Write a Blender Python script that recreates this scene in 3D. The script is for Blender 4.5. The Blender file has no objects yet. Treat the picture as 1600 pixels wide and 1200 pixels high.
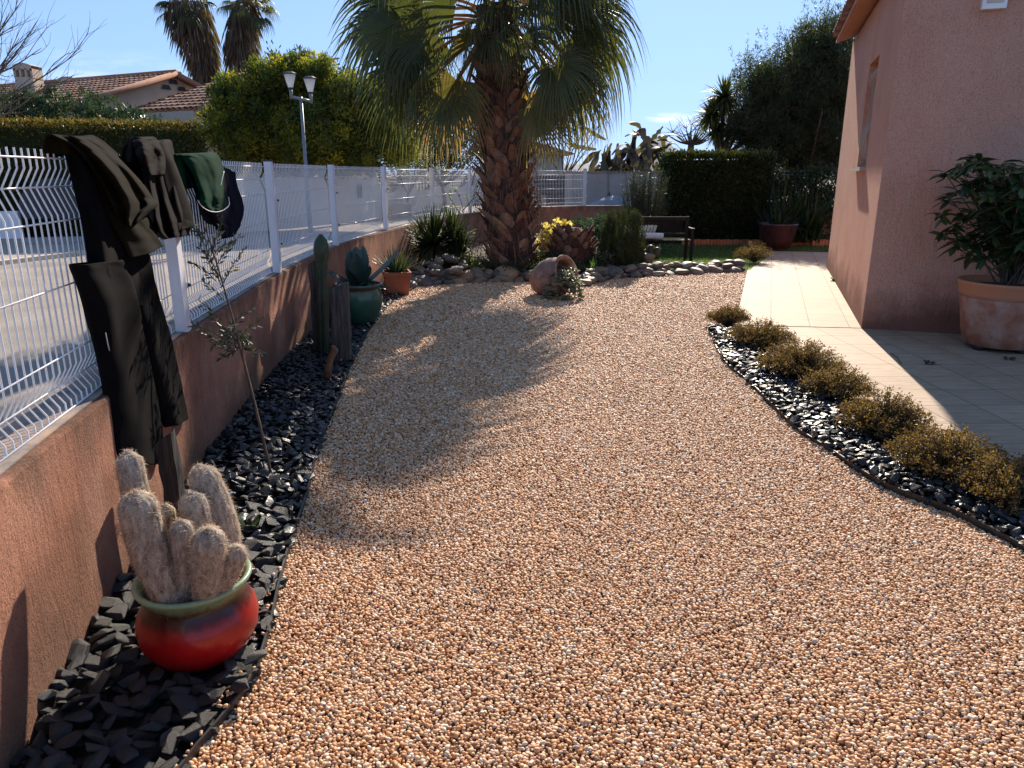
import bpy, bmesh, math, random
import numpy as np
from mathutils import Vector, Matrix, noise
random.seed(7); rng = np.random.default_rng(7)
SC = bpy.context.scene
COL = SC.collection
PI = math.pi
R = math.radians

# ------------------------------------------------------------------ survey: a photograph pixel to a place in the garden
FOC, HOR, EYE = 1155.0, 270.0, 1.65
PITCH = math.atan((600-HOR)/FOC)
def ray(px, py):
    r = (px-800)/FOC; v = (600-py)/FOC
    return np.array([r, math.cos(PITCH)+v*math.sin(PITCH), -math.sin(PITCH)+v*math.cos(PITCH)])
def G(px, py, z=0.0):
    d = ray(px, py); t = (z-EYE)/d[2]
    return np.array([d[0]*t, d[1]*t, z])
def A(px, py, D):
    d = ray(px, py); t = D/d[1]
    return np.array([d[0]*t, D, EYE+d[2]*t])
def RP(px, py, p0, n):
    d = ray(px, py); o = np.array([0, 0, EYE]); n = np.array(n, float)
    t = np.dot(np.array(p0)-o, n)/np.dot(d, n)
    return o+d*t

# ------------------------------------------------------------------ objects
WL = {}
def V3(p): return Vector((float(p[0]), float(p[1]), float(p[2])))
def props(o, label=None, cat=None, group=None, kind=None):
    if label: o['label'] = label
    if cat: o['category'] = cat
    if group: o['group'] = group
    if kind: o['kind'] = kind
def thing(name, label, cat, loc, group=None):
    o = bpy.data.objects.new(name, None); COL.objects.link(o)
    o.location = V3(loc); o.empty_display_size = .1; WL[o.name] = V3(loc)
    props(o, label, cat, group); return o

class M:
    """collects vertex and face blocks, then links them as one mesh object"""
    def __init__(s): s.v = []; s.f = []; s.c = []; s.n = 0
    def add(s, V, F, c=None):
        V = np.asarray(V, float).reshape(-1, 3)
        if len(V) == 0: return s
        s.v.append(V)
        blocks = F if isinstance(F, (list, tuple)) and len(F) and isinstance(F[0], np.ndarray) and F[0].ndim == 2 else [np.asarray(F, int)]
        for b in blocks:
            if b.size == 0: continue
            s.f.append(b+s.n)
            if c is None: cc = np.full(len(b), random.random())
            elif np.isscalar(c): cc = np.full(len(b), float(c))
            else:
                cc = np.asarray(c, float)
                if len(cc) != len(b): cc = np.resize(cc, len(b))
            s.c.append(cc)
        s.n += len(V); return s
    def build(s, name, mat, parent=None, loc=None, smooth=False, label=None, cat=None, group=None, kind=None):
        me = mesh_from(name, s.v, s.f, s.c, mat, smooth, off=(WL[parent.name] if parent else (V3(loc) if loc is not None else Vector((0, 0, 0)))))
        o = bpy.data.objects.new(name, me); COL.objects.link(o)
        if parent: o.parent = parent; WL[o.name] = WL[parent.name]
        else:
            o.location = V3(loc) if loc is not None else (0, 0, 0); WL[o.name] = o.location.copy()
        props(o, label, cat, group, kind); return o
def mesh_from(name, vs, fs, cs, mat, smooth, off=(0, 0, 0)):
    me = bpy.data.meshes.new(name)
    V = np.concatenate(vs)-np.array(off)
    me.vertices.add(len(V)); me.vertices.foreach_set('co', V.astype(np.float32).ravel())
    loops = np.concatenate([f.ravel() for f in fs]).astype(np.int32)
    tot = np.concatenate([np.full(len(f), f.shape[1]) for f in fs]).astype(np.int32)
    st = np.concatenate([[0], np.cumsum(tot)[:-1]]).astype(np.int32)
    me.loops.add(len(loops)); me.loops.foreach_set('vertex_index', loops)
    me.polygons.add(len(tot)); me.polygons.foreach_set('loop_start', st)
    me.polygons.foreach_set('use_smooth', np.full(len(tot), bool(smooth)))
    me.update(calc_edges=True); me.validate()
    at = me.attributes.new('rnd', 'FLOAT', 'FACE')
    c = np.concatenate(cs).astype(np.float32)
    if len(c) == len(me.polygons): at.data.foreach_set('value', c)
    if mat: me.materials.append(mat)
    return me

# ------------------------------------------------------------------ shapes
def grid_faces(nu, nv, closed_u=False):
    i = np.arange(nv-1)[:, None]*nu; j = np.arange(nu if closed_u else nu-1)[None, :]
    j2 = (j+1) % nu
    return np.stack([i+j, i+j2, i+nu+j2, i+nu+j], -1).reshape(-1, 4)
def frames(P):
    P = np.asarray(P, float); T = np.gradient(P, axis=0); T /= np.linalg.norm(T, axis=1)[:, None]+1e-9
    up = np.array([0, 0, 1.]) if abs(T[0, 2]) < .9 else np.array([1., 0, 0])
    N = []; n = np.cross(T[0], up); n /= np.linalg.norm(n)
    for t in T:
        n = n-t*np.dot(n, t); n /= np.linalg.norm(n)+1e-9; N.append(n.copy())
    N = np.array(N); return T, N, np.cross(T, N)
def tube(P, r, n=8, cap=True):
    P = np.asarray(P, float); r = np.broadcast_to(np.asarray(r, float), (len(P),))
    T, N, B = frames(P); a = np.linspace(0, 2*PI, n, endpoint=False)
    V = P[:, None]+r[:, None, None]*(np.cos(a)[None, :, None]*N[:, None]+np.sin(a)[None, :, None]*B[:, None])
    V = V.reshape(-1, 3); F = [grid_faces(n, len(P), True)]
    if cap:
        k = len(V); V = np.concatenate([V, P[:1], P[-1:]])
        j = np.arange(n); F.append(np.stack([(j+1) % n, j, np.full(n, k)], -1)); b = (len(P)-1)*n
        F.append(np.stack([b+j, b+(j+1) % n, np.full(n, k+1)], -1))
    return V, F
def lathe(prof, n=40, c=(0, 0, 0), wob=0):
    a = np.linspace(0, 2*PI, n, endpoint=False); V = []
    for (r, z) in prof:
        V.append(np.stack([r*np.cos(a), r*np.sin(a), np.full(n, z)], -1))
    V = np.concatenate(V)+np.array(c)
    return V, [grid_faces(n, len(prof), True)]
BOXF = np.array([[0, 3, 2, 1], [4, 5, 6, 7], [0, 1, 5, 4], [1, 2, 6, 5], [2, 3, 7, 6], [3, 0, 4, 7]])
def box(c, s, rz=0, M3=None):
    x, y, z = [k/2 for k in s]
    V = np.array([[-x, -y, -z], [x, -y, -z], [x, y, -z], [-x, y, -z], [-x, -y, z], [x, -y, z], [x, y, z], [-x, y, z]])
    if rz: ca, sa = math.cos(rz), math.sin(rz); V = V@np.array([[ca, sa, 0], [-sa, ca, 0], [0, 0, 1]])
    if M3 is not None: V = V@np.array(M3).T
    return V+np.array(c), BOXF
def hexa(bot, top): return np.concatenate([np.array(bot, float), np.array(top, float)]), BOXF
_ico = {}
def ico(sub):
    if sub not in _ico:
        bm = bmesh.new(); bmesh.ops.create_icosphere(bm, subdivisions=sub, radius=1)
        _ico[sub] = (np.array([v.co[:] for v in bm.verts]), np.array([[v.index for v in f.verts] for f in bm.faces])); bm.free()
    return _ico[sub]
def rotm(rx, ry, rz):
    return np.array(Matrix.Rotation(rz, 3, 'Z') @ Matrix.Rotation(ry, 3, 'Y') @ Matrix.Rotation(rx, 3, 'X'))
def nz(p, s=1., o=0.): return noise.noise(Vector((p[0]*s+o, p[1]*s+o*.7, p[2]*s-o)))
def pebble(sub=2, s=(1, 1, .7), amp=.18, seed=0.):
    V, F = ico(sub); V = V.copy()
    k = np.array([1+amp*nz(p, 1.1, seed) for p in V]); return V*k[:, None]*np.array(s), F
def chip(sub=2, s=(1, .7, .4), cuts=9, seed=0):
    q = np.random.default_rng(seed); P = q.normal(size=(cuts+4, 3)); P /= np.linalg.norm(P, axis=1)[:, None]; P *= q.uniform(.75, 1.1, len(P))[:, None]*np.array(s)
    bm = bmesh.new(); vs = [bm.verts.new(p) for p in P]; r = bmesh.ops.convex_hull(bm, input=vs)
    bmesh.ops.delete(bm, geom=[v for v in bm.verts if not v.link_faces], context='VERTS')
    bmesh.ops.bevel(bm, geom=bm.edges[:], offset=.035, segments=1, affect='EDGES'); bmesh.ops.triangulate(bm, faces=bm.faces[:])
    bm.verts.index_update(); out = (np.array([v.co[:] for v in bm.verts]), np.array([[v.index for v in f.verts] for f in bm.faces])); bm.free(); return out
def cards(P, D, S, L, W, fold=0.):
    """leaf shaped quads: base P, direction D, side S, length L, width W"""
    P = np.asarray(P); D = D/(np.linalg.norm(D, axis=1)[:, None]+1e-9)
    S = S-D*np.sum(S*D, 1)[:, None]; S = S/(np.linalg.norm(S, axis=1)[:, None]+1e-9)
    L = np.broadcast_to(L, (len(P),))[:, None]; W = np.broadcast_to(W, (len(P),))[:, None]
    N = np.cross(D, S)
    V = np.stack([P, P+D*L*.5+S*W*.5+N*fold*L, P+D*L, P+D*L*.5-S*W*.5+N*fold*L], 1).reshape(-1, 3)
    F = np.arange(len(P)*4).reshape(-1, 4); return V, F
def unit(n):
    d = rng.normal(size=(n, 3)); return d/np.linalg.norm(d, axis=1)[:, None]
def blade(p0, az, el, L, w, droop, n=7, wf=None, tw=0., cup=.25):
    """one strap-shaped leaf as a folded ribbon"""
    t = np.linspace(0, 1, n); d = np.array([math.cos(az)*math.cos(el), math.sin(az)*math.cos(el), math.sin(el)])
    P = np.array(p0)+d*L*t[:, None]; P[:, 2] -= droop*L*t**2.2
    side = np.array([-math.sin(az), math.cos(az), 0]); side = side*math.cos(tw)+np.cross(d, side)*math.sin(tw)
    ww = (wf(t) if wf else np.minimum(1, (1-t)*2.2)**.8)*w/2; up = np.cross(side, d)
    V = np.stack([P-side*ww[:, None]+up*ww[:, None]*cup, P, P+side*ww[:, None]+up*ww[:, None]*cup], 1).reshape(-1, 3)
    return V, grid_faces(3, n)
def frond(m, p0, az, el, Lp, Rb, droop=.6, nseg=34, span=105, hang=.5, seed=0, split=.5, pet=.02, c=None, roll=None):
    """fan leaf of a palm: drooping stalk with a pleated blade whose segments hang at the tips"""
    q = random.Random(seed)
    d = np.array([math.cos(az)*math.cos(el), math.sin(az)*math.cos(el), math.sin(el)])
    t = np.linspace(0, 1, 7); P = np.array(p0)+d*Lp*t[:, None]; P[:, 2] -= droop*Lp*.45*t**2
    m.add(*tube(P, np.linspace(pet*1.3, pet*.7, 7), 5), c=.95)
    ax = P[-1]-P[-2]; ax /= np.linalg.norm(ax)
    side = np.array([-math.sin(az), math.cos(az), 0.]); roll = (q.uniform(-.5, .5) if roll is None else roll)
    up = np.cross(ax, side); side = side*math.cos(roll)+up*math.sin(roll); up = np.cross(ax, side)
    if up[2] < 0: up = -up
    c0 = P[-1]; base = q.random() if c is None else c; n = 8; tt = np.linspace(.02, 1, n)
    dth = R(2*span)/nseg
    for k in range(nseg):
        th = R(-span)+(k+.5)*dth; L = Rb*(.72+.28*math.cos(th))*q.uniform(.9, 1.08)
        dd = ax*math.cos(th)+side*math.sin(th)
        h = hang*q.uniform(.75, 1.3)
        Q = c0+dd*L*tt[:, None]+up*(L*.10*np.sin(tt*PI))[:, None]
        g = np.clip((tt-split*.7)/(1-split*.7), 0, 1)**1.7*h*L
        Q[:, 2] -= g; Q -= dd*(g*.45)[:, None]
        w = np.where(tt < split, L*tt*dth*.52, L*split*dth*.40*np.clip((1-tt)/(1-split), 0, 1)**.8)
        perp = -ax*math.sin(th)+side*math.cos(th)
        V = np.stack([Q-perp*w[:, None], Q+up*(w*.55)[:, None], Q+perp*w[:, None]], 1).reshape(-1, 3)
        m.add(V, grid_faces(3, n), c=min(1, max(0, base+q.uniform(-.12, .12))))
def inpoly(P, poly):
    x, y = P[:, 0], P[:, 1]; inside = np.zeros(len(P), bool); n = len(poly)
    for i in range(n):
        x1, y1 = poly[i]; x2, y2 = poly[(i+1) % n]
        c = ((y1 > y) != (y2 > y)) & (x < (x2-x1)*(y-y1)/(y2-y1+1e-12)+x1); inside ^= c
    return inside
def smooth_line(pts, n=8):
    pts = [np.array(p, float) for p in pts]; out = []
    for i in range(len(pts)-1):
        p0 = pts[max(i-1, 0)]; p1 = pts[i]; p2 = pts[i+1]; p3 = pts[min(i+2, len(pts)-1)]
        for k in range(n):
            t = k/n; out.append(.5*((2*p1)+(-p0+p2)*t+(2*p0-5*p1+4*p2-p3)*t*t+(-p0+3*p1-3*p2+p3)*t**3))
    out.append(pts[-1]); return np.array(out)

# ------------------------------------------------------------------ materials
def newmat(name):
    m = bpy.data.materials.new(name); m.use_nodes = True; nt = m.node_tree; nt.nodes.clear()
    out = nt.nodes.new('ShaderNodeOutputMaterial'); return m, nt, out
def N_(nt, t, **k):
    n = nt.nodes.new(t)
    for a, b in k.items():
        if a in n.inputs: n.inputs[a].default_value = b
        else: setattr(n, a, b)
    return n
def ramp(nt, cols, src, mode='LINEAR'):
    r = nt.nodes.new('ShaderNodeValToRGB'); e = r.color_ramp.elements; r.color_ramp.interpolation = mode
    cols = [(c if isinstance(c[0], (int, float)) and len(c) == 2 else (i/(max(1, len(cols)-1)), c)) for i, c in enumerate(cols)]
    while len(e) < len(cols): e.new(.5)
    for el, (p, c) in zip(e, cols): el.position = p; el.color = (*c, 1)
    nt.links.new(src, r.inputs[0]); return r.outputs[0]
def mix(nt, f, a, b, mode='MIX'):
    m = nt.nodes.new('ShaderNodeMix'); m.data_type = 'RGBA'; m.blend_type = mode
    for s, v in ((m.inputs[0], f), (m.inputs[6], a), (m.inputs[7], b)):
        if hasattr(v, 'is_output'): nt.links.new(v, s)
        elif isinstance(v, tuple): s.default_value = (*v, 1)
        else: s.default_value = v
    return m.outputs[2]
def noise_n(nt, scale, detail=4, rough=.55, stretch=None, coord='Object'):
    tc = nt.nodes.new('ShaderNodeTexCoord'); src = tc.outputs[coord]
    if stretch:
        mp = nt.nodes.new('ShaderNodeMapping'); mp.inputs['Scale'].default_value = stretch; nt.links.new(src, mp.inputs[0]); src = mp.outputs[0]
    n = nt.nodes.new('ShaderNodeTexNoise'); n.inputs['Scale'].default_value = scale; n.inputs['Detail'].default_value = detail
    n.inputs['Roughness'].default_value = rough; nt.links.new(src, n.inputs['Vector']); return n.outputs[0]
def bump(nt, h, strength, dist, prev=None):
    b = nt.nodes.new('ShaderNodeBump'); b.inputs['Strength'].default_value = strength; b.inputs['Distance'].default_value = dist
    nt.links.new(h, b.inputs['Height'])
    if prev: nt.links.new(prev, b.inputs['Normal'])
    return b.outputs[0]
def maprange(nt, src, a, b, c=0., d=1.):
    m = nt.nodes.new('ShaderNodeMapRange'); nt.links.new(src, m.inputs[0])
    for i, v in enumerate((a, b, c, d)): m.inputs[i+1].default_value = v
    return m.outputs[0]
def pbr(nt, out, col, rough=.7, nrm=None, spec=.5, trans=None, tcol=None, metal=0., coat=0.):
    p = nt.nodes.new('ShaderNodeBsdfPrincipled'); p.inputs['Roughness'].default_value = rough
    p.inputs['Specular IOR Level'].default_value = spec; p.inputs['Metallic'].default_value = metal
    p.inputs['Coat Weight'].default_value = coat; p.inputs['Coat Roughness'].default_value = .08
    if isinstance(col, tuple): p.inputs['Base Color'].default_value = (*col, 1)
    else: nt.links.new(col, p.inputs['Base Color'])
    if nrm: nt.links.new(nrm, p.inputs['Normal'])
    s = p.outputs[0]
    if trans:
        t = nt.nodes.new('ShaderNodeBsdfTranslucent')
        if tcol is None: tcol = col
        if isinstance(tcol, tuple): t.inputs[0].default_value = (*tcol, 1)
        else: nt.links.new(tcol, t.inputs[0])
        ms = nt.nodes.new('ShaderNodeMixShader'); ms.inputs[0].default_value = trans
        nt.links.new(s, ms.inputs[1]); nt.links.new(t.outputs[0], ms.inputs[2]); s = ms.outputs[0]
    nt.links.new(s, out.inputs[0]); return p
def attr(nt, name='rnd'):
    a = nt.nodes.new('ShaderNodeAttribute'); a.attribute_name = name; return a.outputs['Fac']
def leafmat(name, cols, rough=.45, trans=.35, tcols=None, spec=.5):
    m, nt, out = newmat(name); a = attr(nt); c = ramp(nt, cols, a)
    tc = ramp(nt, tcols, a) if tcols else mix(nt, 1., c, (1.6, 1.7, .8), 'MULTIPLY')
    pbr(nt, out, c, rough, None, spec, trans, tc); return m
def simple(name, cols, scale=8., rough=.7, b=.3, bd=.004, bs=60., spec=.5, stretch=None, coat=0., metal=0.):
    m, nt, out = newmat(name); n = noise_n(nt, scale, 5, .6, stretch)
    c = ramp(nt, [(.3+.4*i/(max(1, len(cols)-1)), k) for i, k in enumerate(cols)], n)
    h = noise_n(nt, bs, 4, .6, stretch); pbr(nt, out, c, rough, bump(nt, h, b, bd), spec, coat=coat, metal=metal); return m
def stonemat(name, cols, rough=.6, spec=.5, ns=12., b=.3, bd=.004, objrand=False, dark=.5, coat=0.):
    m, nt, out = newmat(name)
    if objrand: oi = nt.nodes.new('ShaderNodeObjectInfo'); src = oi.outputs['Random']
    else: src = attr(nt)
    c = ramp(nt, cols, src); n = noise_n(nt, ns, 4, .6)
    c = mix(nt, 1., c, ramp(nt, [(.3, (dark,)*3), (.7, (1.25,)*3)], n), 'MULTIPLY')
    pbr(nt, out, c, rough, bump(nt, noise_n(nt, ns*5, 4), b, bd), spec, coat=coat); return m
def stucco(name, base, dark, stain, bd=.012, bscale=55., low=None, dirt=False):
    """rough-cast render with vertical drips, blotches and a damp foot"""
    m, nt, out = newmat(name)
    n1 = noise_n(nt, 1.6, 5, .6); n2 = noise_n(nt, 3., 5, .65, (2.2, 2.2, .35)); n3 = noise_n(nt, 120., 3, .6)
    c = mix(nt, maprange(nt, n1, .35, .7), base, dark)
    c = mix(nt, maprange(nt, n2, .5, .8, 0, .55), c, stain)
    c = mix(nt, maprange(nt, n3, .50, .66, 0, .75), c, tuple(k*.4 for k in base))
    if low:
        g = nt.nodes.new('ShaderNodeNewGeometry'); s = nt.nodes.new('ShaderNodeSeparateXYZ'); nt.links.new(g.outputs['Position'], s.inputs[0])
        ad = nt.nodes.new('ShaderNodeMath'); ad.operation = 'ADD'; nt.links.new(s.outputs[2], ad.inputs[0])
        mm = nt.nodes.new('ShaderNodeMath'); mm.operation = 'MULTIPLY'; mm.inputs[1].default_value = -.9; nt.links.new(n1, mm.inputs[0]); nt.links.new(mm.outputs[0], ad.inputs[1])
        c = mix(nt, maprange(nt, ad.outputs[0], -.36, .02, .8, 0.), c, low)
    if low:
        tp = nt.nodes.new('ShaderNodeMath'); tp.operation = 'ADD'; nt.links.new(s.outputs[2], tp.inputs[0]); m3 = nt.nodes.new('ShaderNodeMath'); m3.operation = 'MULTIPLY'; m3.inputs[1].default_value = .8; nt.links.new(n2, m3.inputs[0]); nt.links.new(m3.outputs[0], tp.inputs[1])
        if dirt: c = mix(nt, maprange(nt, tp.outputs[0], 1.06, 1.28, 0, .75), c, (.10, .06, .04))
    h1 = noise_n(nt, bscale, 6, .72, (1, 1, .75)); h2 = noise_n(nt, 7, 4, .6, (2.5, 2.5, .5)); h3 = noise_n(nt, bscale*3.1, 2, .6)
    nrm = bump(nt, h3, .6, bd*.5, bump(nt, h1, 1., bd, bump(nt, h2, .8, bd*1.6)))
    pbr(nt, out, c, .92, nrm, .2); return m
# ================================================================== SKY, SUN, CAMERA
SUN_AZ, SUN_EL = R(13.8), R(30.2)
w = bpy.data.worlds.new("World"); SC.world = w; w.use_nodes = True; nt = w.node_tree; nt.nodes.clear()
wo = nt.nodes.new('ShaderNodeOutputWorld'); bg = nt.nodes.new('ShaderNodeBackground'); bg.inputs[1].default_value = .092
sk = nt.nodes.new('ShaderNodeTexSky'); sk.sky_type = 'NISHITA'; sk.sun_disc = False; sk.sun_elevation = SUN_EL; sk.sun_rotation = SUN_AZ
sk.air_density = 1.0; sk.dust_density = .3; sk.ozone_density = 1.2; sk.altitude = 50
tc = nt.nodes.new('ShaderNodeTexCoord')
def skycloud(direction, radius, stretch, scale, lo, hi, amount, prev):
    """a wisp of cloud at its own place in the sky, by direction"""
    d = np.array(direction)/np.linalg.norm(direction)
    s = nt.nodes.new('ShaderNodeVectorMath'); s.operation = 'SUBTRACT'; s.inputs[1].default_value = V3(d); nt.links.new(tc.outputs['Generated'], s.inputs[0])
    mp = nt.nodes.new('ShaderNodeVectorMath'); mp.operation = 'MULTIPLY'; mp.inputs[1].default_value = stretch; nt.links.new(s.outputs[0], mp.inputs[0])
    ln = nt.nodes.new('ShaderNodeVectorMath'); ln.operation = 'LENGTH'; nt.links.new(mp.outputs[0], ln.inputs[0])
    fall = maprange(nt, ln.outputs['Value'], radius, radius*.25, 0, 1)
    n = nt.nodes.new('ShaderNodeTexNoise'); n.inputs['Scale'].default_value = scale; n.inputs['Detail'].default_value = 7; n.inputs['Roughness'].default_value = .6
    nt.links.new(mp.outputs[0], n.inputs['Vector'])
    a = nt.nodes.new('ShaderNodeMath'); a.operation = 'MULTIPLY'; nt.links.new(fall, a.inputs[0]); nt.links.new(maprange(nt, n.outputs[0], lo, hi, 0, 1), a.inputs[1])
    b = nt.nodes.new('ShaderNodeMath'); b.operation = 'MULTIPLY'; b.inputs[1].default_value = amount; nt.links.new(a.outputs[0], b.inputs[0]); b.use_clamp = True
    return mix(nt, b.outputs[0], prev, (9.5, 10., 10.8))
bw = nt.nodes.new('ShaderNodeRGBToBW'); nt.links.new(sk.outputs[0], bw.inputs[0])
k_ = nt.nodes.new('ShaderNodeMath'); k_.operation = 'MULTIPLY_ADD'; k_.inputs[1].default_value = 1/4.6; k_.inputs[2].default_value = 1; nt.links.new(bw.outputs[0], k_.inputs[0])
dv_ = nt.nodes.new('ShaderNodeVectorMath'); dv_.operation = 'DIVIDE'; nt.links.new(sk.outputs[0], dv_.inputs[0]); nt.links.new(k_.outputs[0], dv_.inputs[1])
bw2 = nt.nodes.new('ShaderNodeRGBToBW'); nt.links.new(dv_.outputs[0], bw2.inputs[0])
c = mix(nt, .8, mix(nt, 1., dv_.outputs[0], (1.0, 1., 1.05), 'MULTIPLY'), mix(nt, 1., bw2.outputs[0], (.53, .92, 1.70), 'MULTIPLY'))
c = mix(nt, 1., c, (1.80, 1.78, 1.78), 'MULTIPLY')
c = skycloud(ray(1045, 184), .032, (1, 1, 4.5), 40, .35, .6, .6, c)
c = skycloud(ray(1085, 190), .028, (1, 1, 3.), 40, .4, .6, .6, c)
c = skycloud(ray(160, 112), .17, (1.2, 1, 6.), 9, .45, .8, .35, c)
c = skycloud(ray(40, 150), .2, (1, 1, 5.), 6, .45, .8, .25, c)
c = skycloud(ray(280, 118), .05, (1, 1, 3.), 14, .4, .75, .4, c)
nt.links.new(c, bg.inputs[0]); nt.links.new(bg.outputs[0], wo.inputs[0])
ld = bpy.data.lights.new('sun', 'SUN'); ld.energy = 5.0; ld.angle = R(.55); ld.color = (1., .87, .71)
lo = bpy.data.objects.new('sun', ld); COL.objects.link(lo)
sd = Vector((math.sin(SUN_AZ)*math.cos(SUN_EL), math.cos(SUN_AZ)*math.cos(SUN_EL), math.sin(SUN_EL)))
lo.rotation_euler = sd.to_track_quat('Z', 'Y').to_euler(); lo.location = (5, 30, 20)
cd = bpy.data.cameras.new('camera'); cam = bpy.data.objects.new('camera', cd); COL.objects.link(cam)
cd.sensor_width = 36; cd.lens = FOC*36/1600; cd.clip_end = 20000; cd.clip_start = .05
cam.location = (0, 0, EYE); cam.rotation_euler = (PI/2-PITCH, 0, 0); SC.camera = cam
SC.view_settings.view_transform = 'Standard'; SC.view_settings.look = 'None'; SC.view_settings.exposure = .76; SC.view_settings.gamma = 1
SC.render.engine = 'CYCLES'; SC.cycles.max_bounces = 7; SC.cycles.transparent_max_bounces = 8
SC.cycles.sample_clamp_indirect = 6; SC.cycles.caustics_reflective = False; SC.cycles.caustics_refractive = False
SC.cycles.use_denoising = True

# ================================================================== COMMON MATERIALS
PINK, PINKD, STAIN = (.47, .235, .165), (.36, .155, .105), (.58, .37, .28)
m_wall = stucco('garden_render', (.52, .26, .17), (.30, .135, .09), (.62, .41, .31), .014, 60, (.16, .09, .06), True)
m_house = stucco('house_render', (.86, .475, .345), (.76, .37, .26), (.80, .52, .41), .03, 42, (.22, .08, .05))
m_cope = simple('cement_coping', [(.13, .115, .10), (.27, .22, .19), (.4, .27, .2)], 9, .9, .7, .004, 90)
m_white = simple('white_paint', [(.76, .77, .79), (.84, .84, .86)], 3, .35, .1, .001, 200)
m_soil = simple('soil', [(.05, .035, .025), (.11, .08, .055)], 14, .95, .9, .02, 60)
m_asph, nt, out = newmat('asphalt')
n = noise_n(nt, 220, 3, .6); n2 = noise_n(nt, 1.2, 4)
c = mix(nt, 1., ramp(nt, [(.38, (.18, .155, .13)), (.52, (.34, .295, .25)), (.64, (.60, .53, .45))], n), ramp(nt, [(.3, (.75,)*3), (.7, (1.1,)*3)], n2), 'MULTIPLY')
pbr(nt, out, c, .85, bump(nt, n, .6, .006), .3)
m_pave = simple('pavement_concrete', [(.36, .29, .24), (.48, .40, .34)], 3, .9, .4, .003, 150)
m_cream = simple('cream_render', [(.46, .43, .36), (.56, .53, .45)], 1.5, .9, .5, .004, 70)
m_sand = simple('sand_render', [(.50, .40, .30), (.58, .47, .36)], 1.5, .9, .4, .004, 70)
m_grey = simple('grey_render', [(.30, .29, .28), (.42, .41, .39)], 1.5, .9, .4, .004, 50)
m_iron = simple('dark_metal', [(.02, .022, .028), (.04, .042, .05)], 20, .5, .1, .001, 90)
m_bark = simple('bark', [(.07, .05, .035), (.16, .12, .09)], 14, .9, .9, .01, 40, stretch=(3, 3, .7))
m_terra = simple('terracotta', [(.36, .13, .06), (.50, .20, .10)], 6, .8, .3, .002, 120)
m_dwood = simple('weathered_wood', [(.025, .02, .018), (.075, .06, .05), (.14, .115, .095)], 9, .85, .9, .006, 35, stretch=(5, 5, .45))
m_black = simple('black_rubber', [(.012, .012, .013), (.03, .03, .03)], 20, .45, .2, .001, 90)

# ================================================================== GROUND LEVELS
base = M(); base.add([[-9000, -60, -.06], [9000, -60, -.06], [9000, 9000, -.06], [-9000, 9000, -.06]], [[0, 1, 2, 3]])
base.build('ground', simple('dry_ground', [(.12, .10, .07), (.18, .16, .11)], .5, .95), kind='structure')
FACE = smooth_line([(-1.1, -3), (-1.22, .2), (-1.32, 1.1), (-1.40, 1.7), (-1.47, 2.05), (-1.55, 2.5), (-1.66, 3.2), (-1.78, 4.), (-1.90, 5.1), (-1.98, 5.9), (-2.04, 6.8), (-2.08, 7.8), (-2.09, 9.), (-2.03, 10.3), (-1.9, 11.5), (-1.64, 13.), (-1.27, 14.8), (-.78, 16.8), (-.1, 18.6), (1.1, 19.9), (3., 20.3), (6., 20.), (9.5, 19.4), (12, 18.9)], 6)
def facex(y):
    k = FACE[:, 1] < 19; return float(np.interp(y, FACE[k, 1], FACE[k, 0]))
def offset(line, d):
    T = np.gradient(line, axis=0); T /= np.linalg.norm(T, axis=1)[:, None]; return line+np.stack([-T[:, 1], T[:, 0]], -1)*d
EDGE = smooth_line([(-.9, -3), (-.9, .3), (-.97, 1.2), (-.945, 1.7), (-.90, 1.93), (-.875, 2.14), (-.91, 2.43), (-.96, 2.7), (-1.02, 3.08), (-1.08, 3.57), (-1.2, 4.32), (-1.32, 5.42), (-1.43, 6.4), (-1.55, 8.0), (-1.58, 9.5), (-1.45, 10.9)], 8)
EDGR = smooth_line([(4.2, -3), (3.3, 0), (2.83, 1.2), (2.58, 2.), (2.45, 2.55), (2.32, 3.01), (2.27, 3.21), (2.2, 3.42), (2.06, 3.65), (1.99, 3.87), (1.95, 4.21), (1.89, 4.6), (1.9, 5.1), (1.92, 5.78), (1.91, 6.4), (2.0, 7.1), (2.09, 7.55), (2.12, 7.8), (2.25, 7.95)], 8)
PATHL = [(2.3, 7.98), (2.62, 8.5), (2.83, 9.12), (4.09, 12.9)]
COBF = [(4.02, 12.75), (3.26, 12.55), (2.44, 12.25), (1.64, 11.9), (.95, 11.2), (.3, 11.6), (-.6, 11.6), (-1.2, 11.2), (-1.45, 10.95)]
GRAV = [tuple(p) for p in EDGE[::-1]]+[tuple(p) for p in EDGR]+PATHL+COBF
def sheet(name, poly, z, mat, kind='structure', **k):
    bm = bmesh.new(); vs = [bm.verts.new((p[0], p[1], z)) for p in poly]; bm.faces.new(vs)
    bmesh.ops.triangulate(bm, faces=bm.faces[:]); bmesh.ops.recalc_face_normals(bm, faces=bm.faces[:])
    if bm.faces[0].normal.z < 0: bmesh.ops.reverse_faces(bm, faces=bm.faces[:])
    me = bpy.data.meshes.new(name); bm.to_mesh(me); bm.free(); me.materials.append(mat)
    o = bpy.data.objects.new(name, me); COL.objects.link(o); props(o, kind=kind, **k); return o
m_fines = simple('gravel_fines', [(.20, .13, .085), (.34, .22, .14)], 60, .95, .9, .01, 140)
sheet('gravel_bed', GRAV, -.008, m_fines)
m_under = simple('slate_fines', [(.006, .007, .008), (.015, .016, .018)], 40, .8, .8, .01, 120)
BEDL = [tuple(p) for p in FACE if p[1] < 11.2]+[tuple(p) for p in EDGE[::-1]]
BEDR = [tuple(p) for p in EDGR[::-1]]+[(4.5, -3), (3.6, 0), (3.08, 1.8), (2.95, 3.0), (2.72, 4.), (2.6, 5.), (2.5, 6.), (2.5, 7.), (2.42, 7.8)]
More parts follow.
